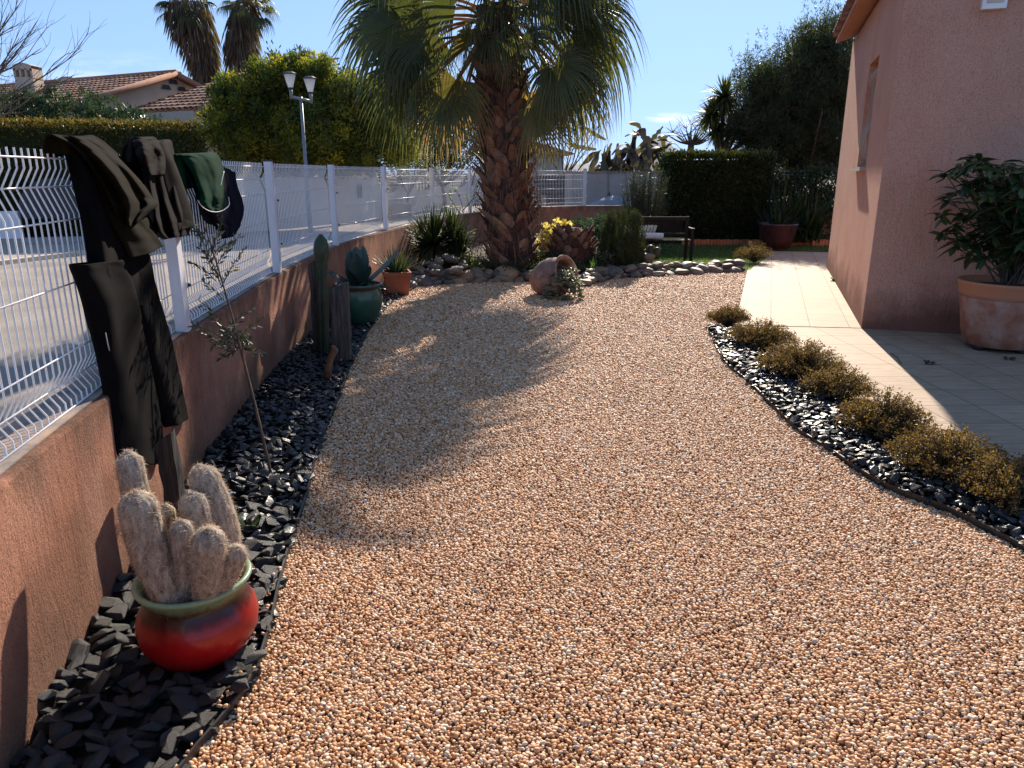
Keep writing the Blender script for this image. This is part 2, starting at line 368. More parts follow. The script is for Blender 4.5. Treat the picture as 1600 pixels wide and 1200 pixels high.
sheet('slate_bed', BEDL, -.004, m_under); sheet('slate_bed', BEDR, -.004, m_under)
# planted mound behind the cobbles
SOIL = [(-2.2, 10.9), (-1.45, 10.9), (-1.2, 11.15), (-.6, 11.55), (.3, 11.55), (.95, 11.15), (1.64, 11.85), (2.45, 12.25), (2.35, 13.4), (2.1, 15.), (2.4, 17.), (3., 20.5), (.6, 20.2), (-.9, 17.6), (-1.7, 14), (-2.1, 11.8)]
m = M(); g = np.stack(np.meshgrid(np.linspace(-2.4, 3.2, 57), np.linspace(10.8, 20.5, 98)), -1).reshape(-1, 2)
zz = np.array([.16*min(1, max(0, (p[1]-11.2)/1.6))+.05*nz((p[0], p[1], 0), 1.7)-.03 for p in g]); F = grid_faces(57, 98)
keep = inpoly(g[F].mean(1), SOIL); m.add(np.column_stack([g, zz]), F[keep]); m.build('planting_bed', m_soil, smooth=True, kind='structure')
# lawn
LAWN = [(2.35, 12.3), (3.3, 12.6), (4.1, 12.85), (4.9, 14.4), (5.6, 16.2), (9., 16.2), (9., 20.), (2.4, 20.2), (2.15, 16.)]
m_lawn = simple('lawn_base', [(.03, .05, .012), (.06, .085, .02)], 12, .9, .6, .01, 80); sheet('lawn', LAWN, .012, m_lawn)
m_grass = leafmat('grass_blades', [(.035, .075, .012), (.07, .14, .02), (.14, .17, .035)], .5, .45)
P = rng.uniform([2.1, 12.3], [8.9, 20.], (60000, 2)); P = P[inpoly(P, LAWN)]; P = P[(rng.random(len(P)) < np.clip(1.5-(P[:, 1]-12.5)/6, .3, 1))]
n = len(P); h = rng.uniform(.03, .075, n); D = np.column_stack([rng.normal(0, .35, n), rng.normal(0, .35, n), np.ones(n)])
m = M(); m.add(*cards(np.column_stack([P, np.full(n, .01)]), D, unit(n), h, .007), c=rng.random(n)); m.build('grass', m_grass, kind='stuff', label='short lawn grass around the garden bench')

# patio and path tiles
def tilemat(name, ang, sx, sy, ox=0., oy=0.):
    m, nt, out = newmat(name); tc = nt.nodes.new('ShaderNodeTexCoord'); mp = nt.nodes.new('ShaderNodeMapping'); mp.vector_type = 'TEXTURE'
    mp.inputs['Location'].default_value = (ox, oy, 0); mp.inputs['Rotation'].default_value = (0, 0, ang); nt.links.new(tc.outputs['Object'], mp.inputs[0])
    b = nt.nodes.new('ShaderNodeTexBrick'); b.offset = 0; b.squash = 1; b.inputs['Scale'].default_value = 1; b.inputs['Mortar Size'].default_value = .0042
    b.inputs['Brick Width'].default_value = sx; b.inputs['Row Height'].default_value = sy; b.inputs['Mortar Smooth'].default_value = .2
    b.inputs['Color1'].default_value = (.92, .92, .92, 1); b.inputs['Color2'].default_value = (1.05, 1.05, 1.05, 1); b.inputs['Mortar'].default_value = (.26, .22, .19, 1)
    nt.links.new(mp.outputs[0], b.inputs['Vector'])
    n1 = noise_n(nt, 5, 6, .65, (1, 5, 1)); n2 = noise_n(nt, 40, 4, .6, (1, 3, 1)); n3 = noise_n(nt, .9, 3)
    c = ramp(nt, [(.3, (.27, .185, .12)), (.48, (.37, .265, .18)), (.7, (.46, .345, .245))], n1)
    c = mix(nt, maprange(nt, n3, .35, .7, 0, .35), c, (.46, .35, .26)); c = mix(nt, 1., c, b.outputs['Color'], 'MULTIPLY')
    iv = nt.nodes.new('ShaderNodeMath'); iv.operation = 'SUBTRACT'; iv.inputs[0].default_value = 1; nt.links.new(b.outputs['Fac'], iv.inputs[1])
    nrm = bump(nt, iv.outputs[0], .7, .003, bump(nt, n1, .5, .006, bump(nt, n2, .35, .002)))
    pbr(nt, out, c, .7, nrm, .28); return m
WD = np.array([math.sin(R(18.7)), math.cos(R(18.7))]); WN = np.array([WD[1], -WD[0]])
CORN = np.array([3.82, 7.94])
PATH = [(2.83, 9.12), (2.5, 8.32)]+[tuple(CORN+WD*.02-WN*.0), tuple(CORN+WD*9), (4.09+1.4, 15.9), (4.95, 14.9), (4.09, 12.9)]
PATH = [(2.46, 8.12), (3.82, 7.95), tuple(CORN+WN*.35+WD*.4), tuple(CORN+WD*8.6+WN*.35), (5.62, 16.2), (4.95, 14.6), (4.09, 12.9), (2.83, 9.12)]
sheet('garden_path', PATH, .018, tilemat('path_tiles', -R(18.7), .41, .41, 2.905, 8.16))
PATIO = [(2.42, 8.11), (2.38, 7.8), (2.48, 7.), (2.48, 6.), (2.58, 5.), (2.7, 4.), (2.93, 3.), (3.03, 1.8), (3.5, 0), (4.4, -3), (9, -3), (9, 7.0), (8.2, 6.9), (5.0, 7.75), (3.82, 7.94)]
sheet('patio', PATIO, .014, tilemat('patio_tiles', R(1.), .40, .40, 3.335, 7.96))
# the street beyond the garden wall
ST = .15
KERB = smooth_line([(-9.5, 4), (-9.3, 9), (-8.6, 12.5), (-7.9, 15), (-7.0, 19), (-6.2, 24.5), (-4.6, 33), (-1., 44), (6, 58)], 6)
WALLO = offset(FACE, .22)
road = [(-1.7, -6)]+[tuple(p) for p in WALLO if p[1] < 19.2]+[(-.2, 20.5), (4, 33), (14, 60)]+[tuple(p) for p in KERB[::-1]]+[(-9.5, -6)]
sheet('street', road, ST, m_asph)
pv = [(-9.5, -6)]+[tuple(p) for p in KERB]+[(0, 62), (-10, 50), (-14, 34), (-16, 20), (-18, -6)]
m = M()
k1 = KERB; V = []
for p in k1: V += [[p[0], p[1], ST-.02], [p[0], p[1], ST+.075], [p[0]-.13, p[1]-.02, ST+.075], [p[0]-.13, p[1]-.02, ST-.02]]
m.add(V, grid_faces(4, len(k1))); m.build('kerb', simple('pale_kerb', [(.55, .47, .36), (.66, .58, .46)], 3, .85), kind='structure')
pv = [(-9.63, -6)]+[(p[0]-.13, p[1]-.02) for p in KERB]+[(0, 62), (-10, 50), (-14, 34), (-16, 20), (-18, -6)]
sheet('pavement', pv, ST+.07, m_pave)

# ================================================================== GARDEN WALL (one low rendered wall all round)
m = M(); HT = .80
ii = FACE; oo = WALLO
prof = []
for a, b in zip(ii, oo):
    prof.append([[a[0], a[1], -.05], [a[0], a[1], HT-.012], [a[0]*.98+b[0]*.02, a[1]*.98+b[1]*.02, HT], [b[0], b[1], HT], [b[0], b[1], 0]])
m.add(np.array(prof).reshape(-1, 3), grid_faces(5, len(ii)))
gw = m.build('garden_wall', m_wall, smooth=False, loc=(-1.4, 1.5, 0), label='low salmon-pink rendered wall carrying the white wire fence', cat='wall')
m = M(); prof = []
for a, b in zip(offset(FACE, .03), offset(FACE, .205)):
    prof.append([[a[0], a[1], HT+.002], [a[0], a[1], HT+.008], [b[0], b[1], HT+.008], [b[0], b[1], HT+.002]])
m.add(np.array(prof).reshape(-1, 3), grid_faces(4, len(ii))); m.build('coping', m_cope, gw)

# ================================================================== WHITE WIRE FENCE
FL = offset(FACE, .085)
ARC = np.concatenate([[0], np.cumsum(np.linalg.norm(np.diff(FL, axis=0), axis=1))])
def arc_at_y(y): k = FL[:, 1] < 19; return float(np.interp(y, FL[k, 1], ARC[k]))
def at_arc(s): return np.array([np.interp(s, ARC, FL[:, 0]), np.interp(s, ARC, FL[:, 1])])
s0 = arc_at_y(4.02); POSTS = [s0+2.52*k for k in range(-1, 8)]
TOP = 1.73
fence = thing('wire_fence', 'white folded wire mesh fence with square posts on the low pink wall', 'fence', (-1.9, 4, .8))
prof = [(.812, 0), (.84, 0), (.895, -.036), (.955, 0), (1.25, 0), (1.50, 0), (1.60, -.036), (1.665, 0), (TOP, 0)]
hz = [(.812, 0), (.895, -.036), (1.01, 0), (1.25, 0), (1.48, 0), (1.60, -.036), (1.70, 0)]
m_post = simple('white_post_paint', [(.66, .66, .70), (.76, .76, .80)], 2, .45, .15, .001, 120)
def panel(a, b, step=.05, top=TOP, par=fence):
    m = M(); d = b-a; L = np.linalg.norm(d); d = d/L; nrm = np.array([d[1], -d[0]])
    for k in range(int(L/step)):
        p = a+d*(step*.5+k*step)
        P = [[p[0]+nrm[0]*o, p[1]+nrm[1]*o, z] for z, o in prof]
        m.add(*tube(P, .0035, 5, False), c=.5)
    for z, o in hz:
        q = nrm*(o+.006)
        m.add(*tube([[*(a+q), z], [*((a+b)/2+q), z], [*(b+q), z]], .0034, 5), c=.5)
    return m.build('mesh_panel', m_white, par, smooth=True)
for k, s in enumerate(POSTS):
    p = at_arc(s); t = at_arc(s+.1)-at_arc(s-.1); rz = math.atan2(t[1], t[0]); t /= np.linalg.norm(t); nn = np.array([t[1], -t[0]])
    m = M(); m.add(*box((p[0]+nn[0]*.045, p[1]+nn[1]*.045, (.804+TOP+.012)/2), (.06, .062, TOP+.012-.804), rz), c=.5)
    m.add(*box((p[0]+nn[0]*.074, p[1]+nn[1]*.074, (.804+TOP)/2+.003), (.085, .006, TOP-.81), rz), c=.5)
    po = m.build('post', m_post, fence)
    m = M(); m.add(*box((p[0]+nn[0]*.045, p[1]+nn[1]*.045, TOP+.018), (.07, .075, .012), rz)); m.build('post_cap', m_iron, po)
    for z in (1.05, 1.42):
        m = M(); q = p+t*.055+nn*.062
        m.add(*box((q[0], q[1], z), (.035, .03, .03), rz)); m.build('clamp', m_post, po)
        m = M(); q = p+t*.075+nn*.082; V, F = ico(2); m.add(V*.011+np.array([q[0], q[1], z]), F); m.build('clamp_nut', m_iron, po, smooth=True)
    if k+1 < len(POSTS): panel(p+t*.03, at_arc(POSTS[k+1]))
panel(at_arc(POSTS[0]-2.3), at_arc(POSTS[0]))
# the far end of the plot: same fence, seen across the beds
rear = thing('wire_fence', 'rusty-white wire fence across the far end of the garden before the grey wall', 'fence', (3, 20.3, .8))
ends = [POSTS[-1]+2.52*k for k in range(0, 5)]
for k, s in enumerate(ends[:-1]):
    p = at_arc(s); q = at_arc(ends[k+1]); m = M()
    d = (q-p); L = np.linalg.norm(d); d /= L
    for j in range(int(L/.1)):
        c_ = p+d*(.05+.1*j); m.add(*tube([[*c_, .81], [*c_, 1.73]], .0035, 4, False), c=.5)
    for z in (.85, 1., 1.15, 1.3, 1.45, 1.6, 1.69): m.add(*tube([[*p, z], [*q, z]], .004, 4, False), c=.5)
    m.build('mesh_panel', m_grey, rear)
    m = M(); m.add(*box((*p, 1.27), (.05, .05, .95))); m.build('post', m_grey, rear)

# ================================================================== GRAVEL
def hexpts(poly, sp_of_y, y0, y1, x0, x1, jit=.35):
    out = []; y = y0
    while y < y1:
        s = sp_of_y(y); xs = np.arange(x0, x1, s)+rng.uniform(0, s)
        out.append(np.column_stack([xs, np.full(len(xs), y)])+rng.normal(0, s*jit, (len(xs), 2))*.8); y += s*.866
    P = np.concatenate(out); return P[inpoly(P, poly)]
sp = lambda y: .0120 if y < 2.6 else .0120+(y-2.6)*.0016
P = hexpts(GRAV, sp, 1.0, 12.8, -1.7, 4.2)
lim = (np.abs(P[:, 0]) < .85*P[:, 1]+1.) & (P[:, 1] > 1.0); P = P[lim]
spill = []
for line in (EDGE, EDGR):
    for _ in range(170):
        i = random.randrange(len(line)-1); sgn = 1 if line is EDGE else -1; t = np.array(line[i+1])-line[i]; t = t/np.linalg.norm(t); spill.append(np.array(line[i])+t*random.uniform(0, .1)+np.array([-t[1], t[0]])*sgn*abs(random.gauss(0, .05)))
NMAIN = len(P); P = np.concatenate([P, np.array(spill)])
S = np.array([sp(y) for y in P[:, 1]])*(.40+.48*rng.random(len(P))**1.5)
und = np.array([.010*nz((x, y, 0), 1.3) for x, y in P])
Z = und+S*rng.uniform(-.1, .55, len(P)); Z[NMAIN:] += .035
pebsrc = bpy.data.collections.new('pebble_shapes')
m_peb, nt, out = newmat('gravel_pebble')
oi = nt.nodes.new('ShaderNodeObjectInfo')
c = ramp(nt, [(0, (.33, .145, .06)), (.14, (.58, .285, .115)), (.32, (.71, .41, .205)), (.52, (.79, .51, .29)), (.66, (.65, .43, .275)), (.80, (.83, .62, .42)), (.89, (.88, .80, .66)), (.94, (.33, .23, .16)), (1., (.58, .25, .09))], oi.outputs['Random'])
n1 = noise_n(nt, 1.4, 3, .6); c = mix(nt, 1., c, ramp(nt, [(.3, (.66, .63, .62)), (.7, (1.2, 1.16, 1.12))], n1), 'MULTIPLY')
pbr(nt, out, c, .55, None, .35)
for k in range(8):
    V, F = pebble(2 if k < 8 else 1, (1., random.uniform(.66, .95), random.uniform(.5, .75)), .3, k*3.1)
    me = mesh_from('pebble', [V], [F], [np.zeros(len(F))], m_peb, True); pebsrc.objects.link(bpy.data.objects.new('pebble', me))
def scatter(name, P, S, src, seed, tilt=.5, **k):
    me = bpy.data.meshes.new(name); me.vertices.add(len(P)); me.vertices.foreach_set('co', P.astype(np.float32).ravel())
    a = me.attributes.new('size', 'FLOAT', 'POINT'); a.data.foreach_set('value', S.astype(np.float32))
    o = bpy.data.objects.new(name, me); COL.objects.link(o); props(o, **k)
    ng = bpy.data.node_groups.new(name, 'GeometryNodeTree'); ng.interface.new_socket('Geometry', in_out='INPUT', socket_type='NodeSocketGeometry'); ng.interface.new_socket('Geometry', in_out='OUTPUT', socket_type='NodeSocketGeometry')
    gi = ng.nodes.new('NodeGroupInput'); go = ng.nodes.new('NodeGroupOutput'); ip = ng.nodes.new('GeometryNodeInstanceOnPoints'); ci = ng.nodes.new('GeometryNodeCollectionInfo')
    ci.inputs[0].default_value = src; ci.inputs['Separate Children'].default_value = True; ci.inputs['Reset Children'].default_value = True
    na = ng.nodes.new('GeometryNodeInputNamedAttribute'); na.data_type = 'FLOAT'; na.inputs[0].default_value = 'size'
    rv = ng.nodes.new('FunctionNodeRandomValue'); rv.data_type = 'FLOAT_VECTOR'; rv.inputs[0].default_value = (-tilt, -tilt, 0); rv.inputs[1].default_value = (tilt, tilt, 6.28); rv.inputs['Seed'].default_value = seed
    ip.inputs['Pick Instance'].default_value = True; L = ng.links.new
    L(gi.outputs[0], ip.inputs['Points']); L(ci.outputs[0], ip.inputs['Instance']); L(rv.outputs[0], ip.inputs['Rotation']); L(na.outputs[0], ip.inputs['Scale']); L(ip.outputs[0], go.inputs[0])
    md = o.modifiers.new('scatter', 'NODES'); md.node_group = ng; return o
scatter('gravel', np.column_stack([P, Z]), S, pebsrc, 3, .6, kind='stuff', label='rounded peach and cream gravel over the garden floor')
print('pebbles', len(P))

# ================================================================== SLATE CHIPS
slate_cols = [(.009, .009, .010), (.014, .014, .015), (.022, .022, .024), (.044, .043, .042)]
m_slate, nt, out = newmat('slate'); oi = nt.nodes.new('ShaderNodeObjectInfo'); a = attr(nt); sm = nt.nodes.new('ShaderNodeMath'); sm.operation = 'MULTIPLY_ADD'
sm.inputs[1].default_value = .5; nt.links.new(a, sm.inputs[0]); ml = nt.nodes.new('ShaderNodeMath'); ml.operation = 'MULTIPLY'; ml.inputs[1].default_value = .5
nt.links.new(oi.outputs['Random'], ml.inputs[0]); nt.links.new(ml.outputs[0], sm.inputs[2])
c = ramp(nt, slate_cols, sm.outputs[0]); n = noise_n(nt, 25, 5, .6)
pbr(nt, out, mix(nt, 1., c, ramp(nt, [(.3, (.6,)*3), (.7, (1.4,)*3)], n), 'MULTIPLY'), .40, bump(nt, noise_n(nt, 45, 4, .6), .6, .006), .5)
CH = [chip(2, (1, random.uniform(.5, .85), random.uniform(.2, .42)), random.choice((8, 11, 14)), k+10) for k in range(24)]
chm = [mesh_from('slate_stone', [V], [F], [np.full(len(F), random.random())], m_slate, False) for V, F in CH]
sites = []
POT = np.array([-1.10, 2.27])
def slate_sites(poly, y0, y1, x0, x1, spf, layers):
    for lay in range(layers):
        Pn = hexpts(poly, spf, y0, y1, x0, x1, .3)
        for x, y in Pn:
            if (x-POT[0])**2+(y-POT[1])**2 < .17**2: continue
            s = spf(y); heap = .05*max(0, 1-abs(x-facex(y))/.35) if x < 0 else .02
            sites.append((x, y, .006+heap+lay*s*.42+random.uniform(0, .012), s*random.uniform(.52, .86)*(1.1 if lay else 1)))
slate_sites(BEDL, .6, 10.6, -2.1, -.8, lambda y: .072 if y < 3 else max(.048, .072-(y-3)*.009), 2)
slate_sites(BEDR, .2, 7.9, 1.8, 4.0, lambda y: .056, 2)
def seen(x, y, z):
    d = np.array([x, y, z-EYE]); f = d[1]*math.cos(PITCH)-d[2]*math.sin(PITCH); u = d[1]*math.sin(PITCH)+d[2]*math.cos(PITCH)
    if f < .1: return 0
    px = 800+FOC*d[0]/f; py = 600-FOC*u/f
    return 1/f if -10 < px < 1610 and -10 < py < 1210 else 0
rank = sorted(range(len(sites)), key=lambda i: -sites[i][3]*seen(*sites[i][:3]))
big = set(rank[:300]); rest = M()
for i, (x, y, z, s) in enumerate(sites):
    e = (random.uniform(-.55, .55), random.uniform(-.55, .55), random.uniform(0, 6.28))
    if i in big:
        o = bpy.data.objects.new('slate_stone', chm[i*7 % 24]); COL.objects.link(o); o.location = (x, y, z); o.rotation_euler = e; o.scale = (s, s, s)
        nearwall = x < 0
        props(o, 'loose angular black slate stone in the dark bed around the red pot' if nearwall else 'loose angular black slate stone in the bed under the row of brown shrubs', 'stone', 'black slate stones in the bed by the wall' if nearwall else 'black slate stones in the bed by the patio')
    else:
        V, F = CH[i*7 % 24]; rest.add(V*s@rotm(*e).T+np.array([x, y, z]), F, random.random())
rest.build('slate_chippings', m_slate, kind='stuff', label='black slate chippings filling the narrow beds')
print('slates', len(sites))
for line, lab in ((EDGE, 'thin black edging strip between the gravel and the slate bed below the wall'), (EDGR, 'thin black edging strip curving between the gravel and the shrub bed')):
    m = M(); V = []
    a_ = offset(line, .004); b_ = offset(line, -.004)
    for p, q in zip(a_, b_): V += [[*p, -.02], [*p, .034], [*q, .034], [*q, -.02]]
    m.add(V, grid_faces(4, len(line))); m.build('edging_strip', m_black, loc=(*line[20], 0), label=lab, cat='edging')

# ================================================================== HOUSE ON THE PATIO
house = thing('pink_house', 'salmon-pink rendered house with a tiled eave beside the paved path', 'house', (CORN[0], CORN[1], 0))
def H(s, n, z): p = CORN+WD*s+WN*n; return np.array([p[0], p[1], z])     # s along the path wall, n into the house
HL, EZ = 5.65, 3.72
s1_, s2_, z1_, z2_ = 1.55, 2.55, 1.72, 3.02
m = M()
def wallquad(m, a, b, c_, d_): m.add([a, b, c_, d_], [[0, 1, 2, 3]], c=.5)
for (a0, a1, b0, b1) in ((0, s1_, 0, EZ), (s1_, s2_, 0, z1_), (s1_, s2_, z2_, EZ), (s2_, HL, 0, EZ)):
    wallquad(m, H(a0, 0, b0-.03), H(a0, 0, b1), H(a1, 0, b1), H(a1, 0, b0-.03))
rv = .2
wallquad(m, H(s1_, 0, z1_), H(s1_, rv, z1_), H(s1_, rv, z2_), H(s1_, 0, z2_)); wallquad(m, H(s2_, 0, z1_), H(s2_, rv, z1_), H(s2_, rv, z2_), H(s2_, 0, z2_))
wallquad(m, H(s1_, 0, z2_), H(s1_, rv, z2_), H(s2_, rv, z2_), H(s2_, 0, z2_)); wallquad(m, H(s1_, 0, z1_), H(s1_, rv, z1_), H(s2_, rv, z1_), H(s2_, 0, z1_))
wallquad(m, H(0, 0, -.03), H(0, 7, -.03), H(0, 7, 6.1), H(0, 0, EZ)); wallquad(m, H(HL, 0, -.03), H(HL, 7, -.03), H(HL, 7, 6.1), H(HL, 0, EZ))
wallquad(m, H(0, 7, -.03), H(HL, 7, -.03), H(HL, 7, 6.1), H(0, 7, 6.1))
m.build('wall', m_house, house)
m_glass = simple('window_glass', [(.02, .022, .025), (.04, .04, .045)], 3, .08, 0, .001)
win = M(); wallquad(win, H(s1_, rv-.01, z1_), H(s1_, rv-.01, z2_), H(s2_, rv-.01, z2_), H(s2_, rv-.01, z1_)); win = win.build('window', m_glass, house)
m = M(); V, F = hexa([H(s1_-.06, -.07, z1_-.05), H(s2_+.06, -.07, z1_-.05), H(s2_+.06, .1, z1_-.05), H(s1_-.06, .1, z1_-.05)], [H(s1_-.06, -.07, z1_), H(s2_+.06, -.07, z1_), H(s2_+.06, .1, z1_+.01), H(s1_-.06, .1, z1_+.01)])
m.add(V, F); m.build('sill', m_pave, win)
m = M()
for k in range(5):
    s = s1_+.10+k*(s2_-s1_-.2)/4; P = []
    for t in np.linspace(0, 1, 18):
        z = z1_+.1+t*(z2_-z1_-.22); o = .07-.10*math.exp(-((t-.22)/.16)**2)-.08*math.exp(-((t-.91)/.05)**2)
        P.append(H(s, o, z))
    m.add(*tube(P, .0055, 6))
for z in (z1_+.1, z2_-.12): m.add(*tube([H(s1_+.01, .10, z), H((s1_+s2_)/2, .10, z), H(s2_-.01, .10, z)], .009, 6))
m.build('window_grille', m_cream, win, smooth=True)
# roof: sloping barrel tiles over a pink boxed eave
m_tile, nt, out = newmat('roof_tiles'); a = attr(nt); c = ramp(nt, [(.23, .11, .07), (.36, .17, .11), (.44, .27, .19), (.30, .20, .15)], a); n = noise_n(nt, 9, 5)
c = mix(nt, maprange(nt, n, .5, .75, 0, .6), c, (.10, .085, .07)); pbr(nt, out, c, .85, bump(nt, noise_n(nt, 50, 4), .5, .004), .3)
OV, SL = .30, .34
roof = M(); V, F = hexa([H(-.1, -OV+.04, EZ-.0), H(HL+.0, -OV+.04, EZ-.0), H(HL+.0, 7, EZ+2.3), H(-.1, 7, EZ+2.3)], [H(-.1, -OV+.04, EZ+.05), H(HL+.0, -OV+.04, EZ+.05), H(HL+.0, 7, EZ+2.38), H(-.1, 7, EZ+2.38)])
roof.add(V, F); roof = roof.build('roof', m_house, house)
def barrel_rows(m, org, du, dv, nu, nv, wu=.22, lv=.36, r=.085, n=6):
    du = np.array(du)/np.linalg.norm(du); dv = np.array(dv)/np.linalg.norm(dv); nn = np.cross(du, dv); nn = nn if nn[2] > 0 else -nn
    a = np.linspace(0, PI, n)
    for i in range(nu):
        for j in range(nv):
            o = org+du*(i*wu)+dv*(j*lv); prof = []
            for (t, rr, lift) in ((0, r, .035), (lv*1.12, r*.82, .0)):
                for q in a: prof.append(o+dv*t+du*(rr*math.cos(q))+nn*(rr*math.sin(q)*.9+lift))
            for (t, rr, lift) in ((0, r-.014, .035),):
                for q in a: prof.append(o+dv*t+du*(rr*math.cos(q))+nn*(rr*math.sin(q)*.9+lift))
            m.add(np.array(prof), [grid_faces(n, 2), np.array([[k, k+1, 2*n+k+1, 2*n+k] for k in range(n-1)])], c=random.random())
    return m
m = M(); barrel_rows(m, H(-.05, -OV, EZ+.055), [*WD, 0], [*(WN*.95), .315], 27, 4, .215, .40, .095, 7); m.build('tiles', m_tile, roof, smooth=False)
# box high on the patio wall
f = H(0, .74, 0); m = M()
Mx = np.array([[WN[0], WD[0], 0], [WN[1], WD[1], 0], [0, 0, 1]])
wb = thing('wall_box', 'white box fixed high on the pink house wall above the patio', 'wall box', H(0, .76, 3.13))
m.add(*box(H(-.04, .76, 3.30), (.20, .08, .34), M3=Mx)); m.build('casing', m_white, wb)
m = M(); m.add(*box(H(-.085, .76, 3.31), (.14, .012, .26), M3=Mx)); m.build('panel', m_cream, wb)
# ================================================================== PALM TREE
PB = np.array([.0, 12.45, .1])
palm = thing('palm_tree', 'big fan palm with a stubbly brown trunk and drooping leaves, rising from the stone-edged bed', 'palm tree', PB)
def leanx(z): return PB[0]-.065*(z-.1)
tr = M(); zs = np.linspace(-.05, 4.1, 30)
tr.add(*tube([[leanx(z)+.02*math.sin(z*5), PB[1], z] for z in zs], [.37-.015*z for z in zs], 20)); 
m_fibre = simple('palm_fibre', [(.03, .018, .013), (.07, .036, .024), (.13, .07, .042)], 12, .95, 1., .03, 26, stretch=(1, 1, 3))
trunk = tr.build('trunk', m_fibre, palm, smooth=True)
m_boot, nt, out = newmat('palm_leaf_base'); a = attr(nt); c = ramp(nt, [(.05, .028, .021), (.11, .055, .036), (.18, .085, .052), (.30, .18, .11)], a); n = noise_n(nt, 14, 5, .65)
pbr(nt, out, mix(nt, 1., c, ramp(nt, [(.3, (.55,)*3), (.7, (1.3,)*3)], n), 'MULTIPLY'), .8, bump(nt, noise_n(nt, 40, 4), .7, .008), .3)
def boot(m, c0, az, r, L, w, out_, twist, thick=.05):
    """stub of a cut leaf: broad clasping foot, upswept flat tongue"""
    e = np.array([math.cos(az), math.sin(az), 0]); s = np.array([-math.sin(az), math.cos(az), 0]); z = np.array([0, 0, 1.])
    V = []
    for t, ww, k in ((-.25, 1., 1.1), (.25, .95, 1.15), (.68, .70, .8), (1., .34, .4)):
        p = c0+e*(r+out_*t**1.5*L if t > 0 else r-.03)+z*(t*L*.85)+s*(twist*t*L)
        nn = e*.8-z*.5; W = w*ww/2; T = thick*k
        for a_, b_ in ((-1, 0), (-.55, .75), (0, 1), (.55, .75), (1, 0), (.5, -.3), (-.5, -.3)):
            V.append(p+s*W*a_+nn*T*b_-e*(W*.25*a_*a_))
    V = np.array(V); F = [grid_faces(7, 4, True), np.array([[21, 22, 23, 24]]), np.array([[21, 24, 25]]), np.array([[21, 25, 26]])]
    m.add(V, F, c=random.random())
m = M(); k = 0; z = .02
while z < 3.45:
    r0 = .345-.012*z
    for j in range(9):
        az = j*2*PI/9+(k % 2)*PI/9+random.uniform(-.16, .16)+k*.06
        boot(m, np.array([leanx(z), PB[1], z+random.uniform(-.04, .04)]), az, r0, random.uniform(.22, .36)*(.8 if z < .7 else 1), random.uniform(.20, .30), random.uniform(.2, .75), random.choice((-1, 1))*random.uniform(.2, .8), random.uniform(.025, .045))
    z += .118; k += 1
m.build('leaf_bases', m_boot, palm, smooth=False)
m = M()    # brown threads of fibre hanging round the trunk
for _ in range(700):
    az = random.uniform(0, 2*PI); z = random.uniform(.2, 3.6); r0 = .5-.04*z
    p = np.array([leanx(z)+r0*math.cos(az), PB[1]+r0*math.sin(az), z]); q = p+np.array([math.cos(az)*.12, math.sin(az)*.12, random.uniform(-.28, .1)])
    m.add(*tube([p, (p+q)/2+[0, 0, .04], q+[0, 0, -.05]], .004, 3, False), c=.8)
m.build('fibres', m_boot, trunk)
m_pf, nt, out = newmat('palm_leaf'); a = attr(nt)
c = ramp(nt, [(0, (.045, .06, .032)), (.4, (.08, .10, .045)), (.6, (.15, .15, .06)), (.78, (.24, .19, .10)), (1, (.33, .22, .12))], a)
pbr(nt, out, c, .45, None, .35, .32, mix(nt, 1., c, (2.2, 2., .8), 'MULTIPLY'))
CT = np.array([leanx(3.85), PB[1], 3.98])
q = random.Random(21)
def addfrond(az, el, Lp, Rb, droop, z=None, hang=.5, c=None, sd=None, span=105):
    m = M(); p0 = CT+np.array([math.cos(az)*.25, math.sin(az)*.25, (z or 0)])
    frond(m, p0, az, el, Lp*.9, Rb*1.06, droop*.85, q.choice((40, 46, 52)), span, hang*q.uniform(.35, .75), sd if sd is not None else q.randrange(9999), .5, .022, c, q.choice((-1, 1))*q.uniform(.55, 1.35))
    m.build('frond', m_pf, palm)
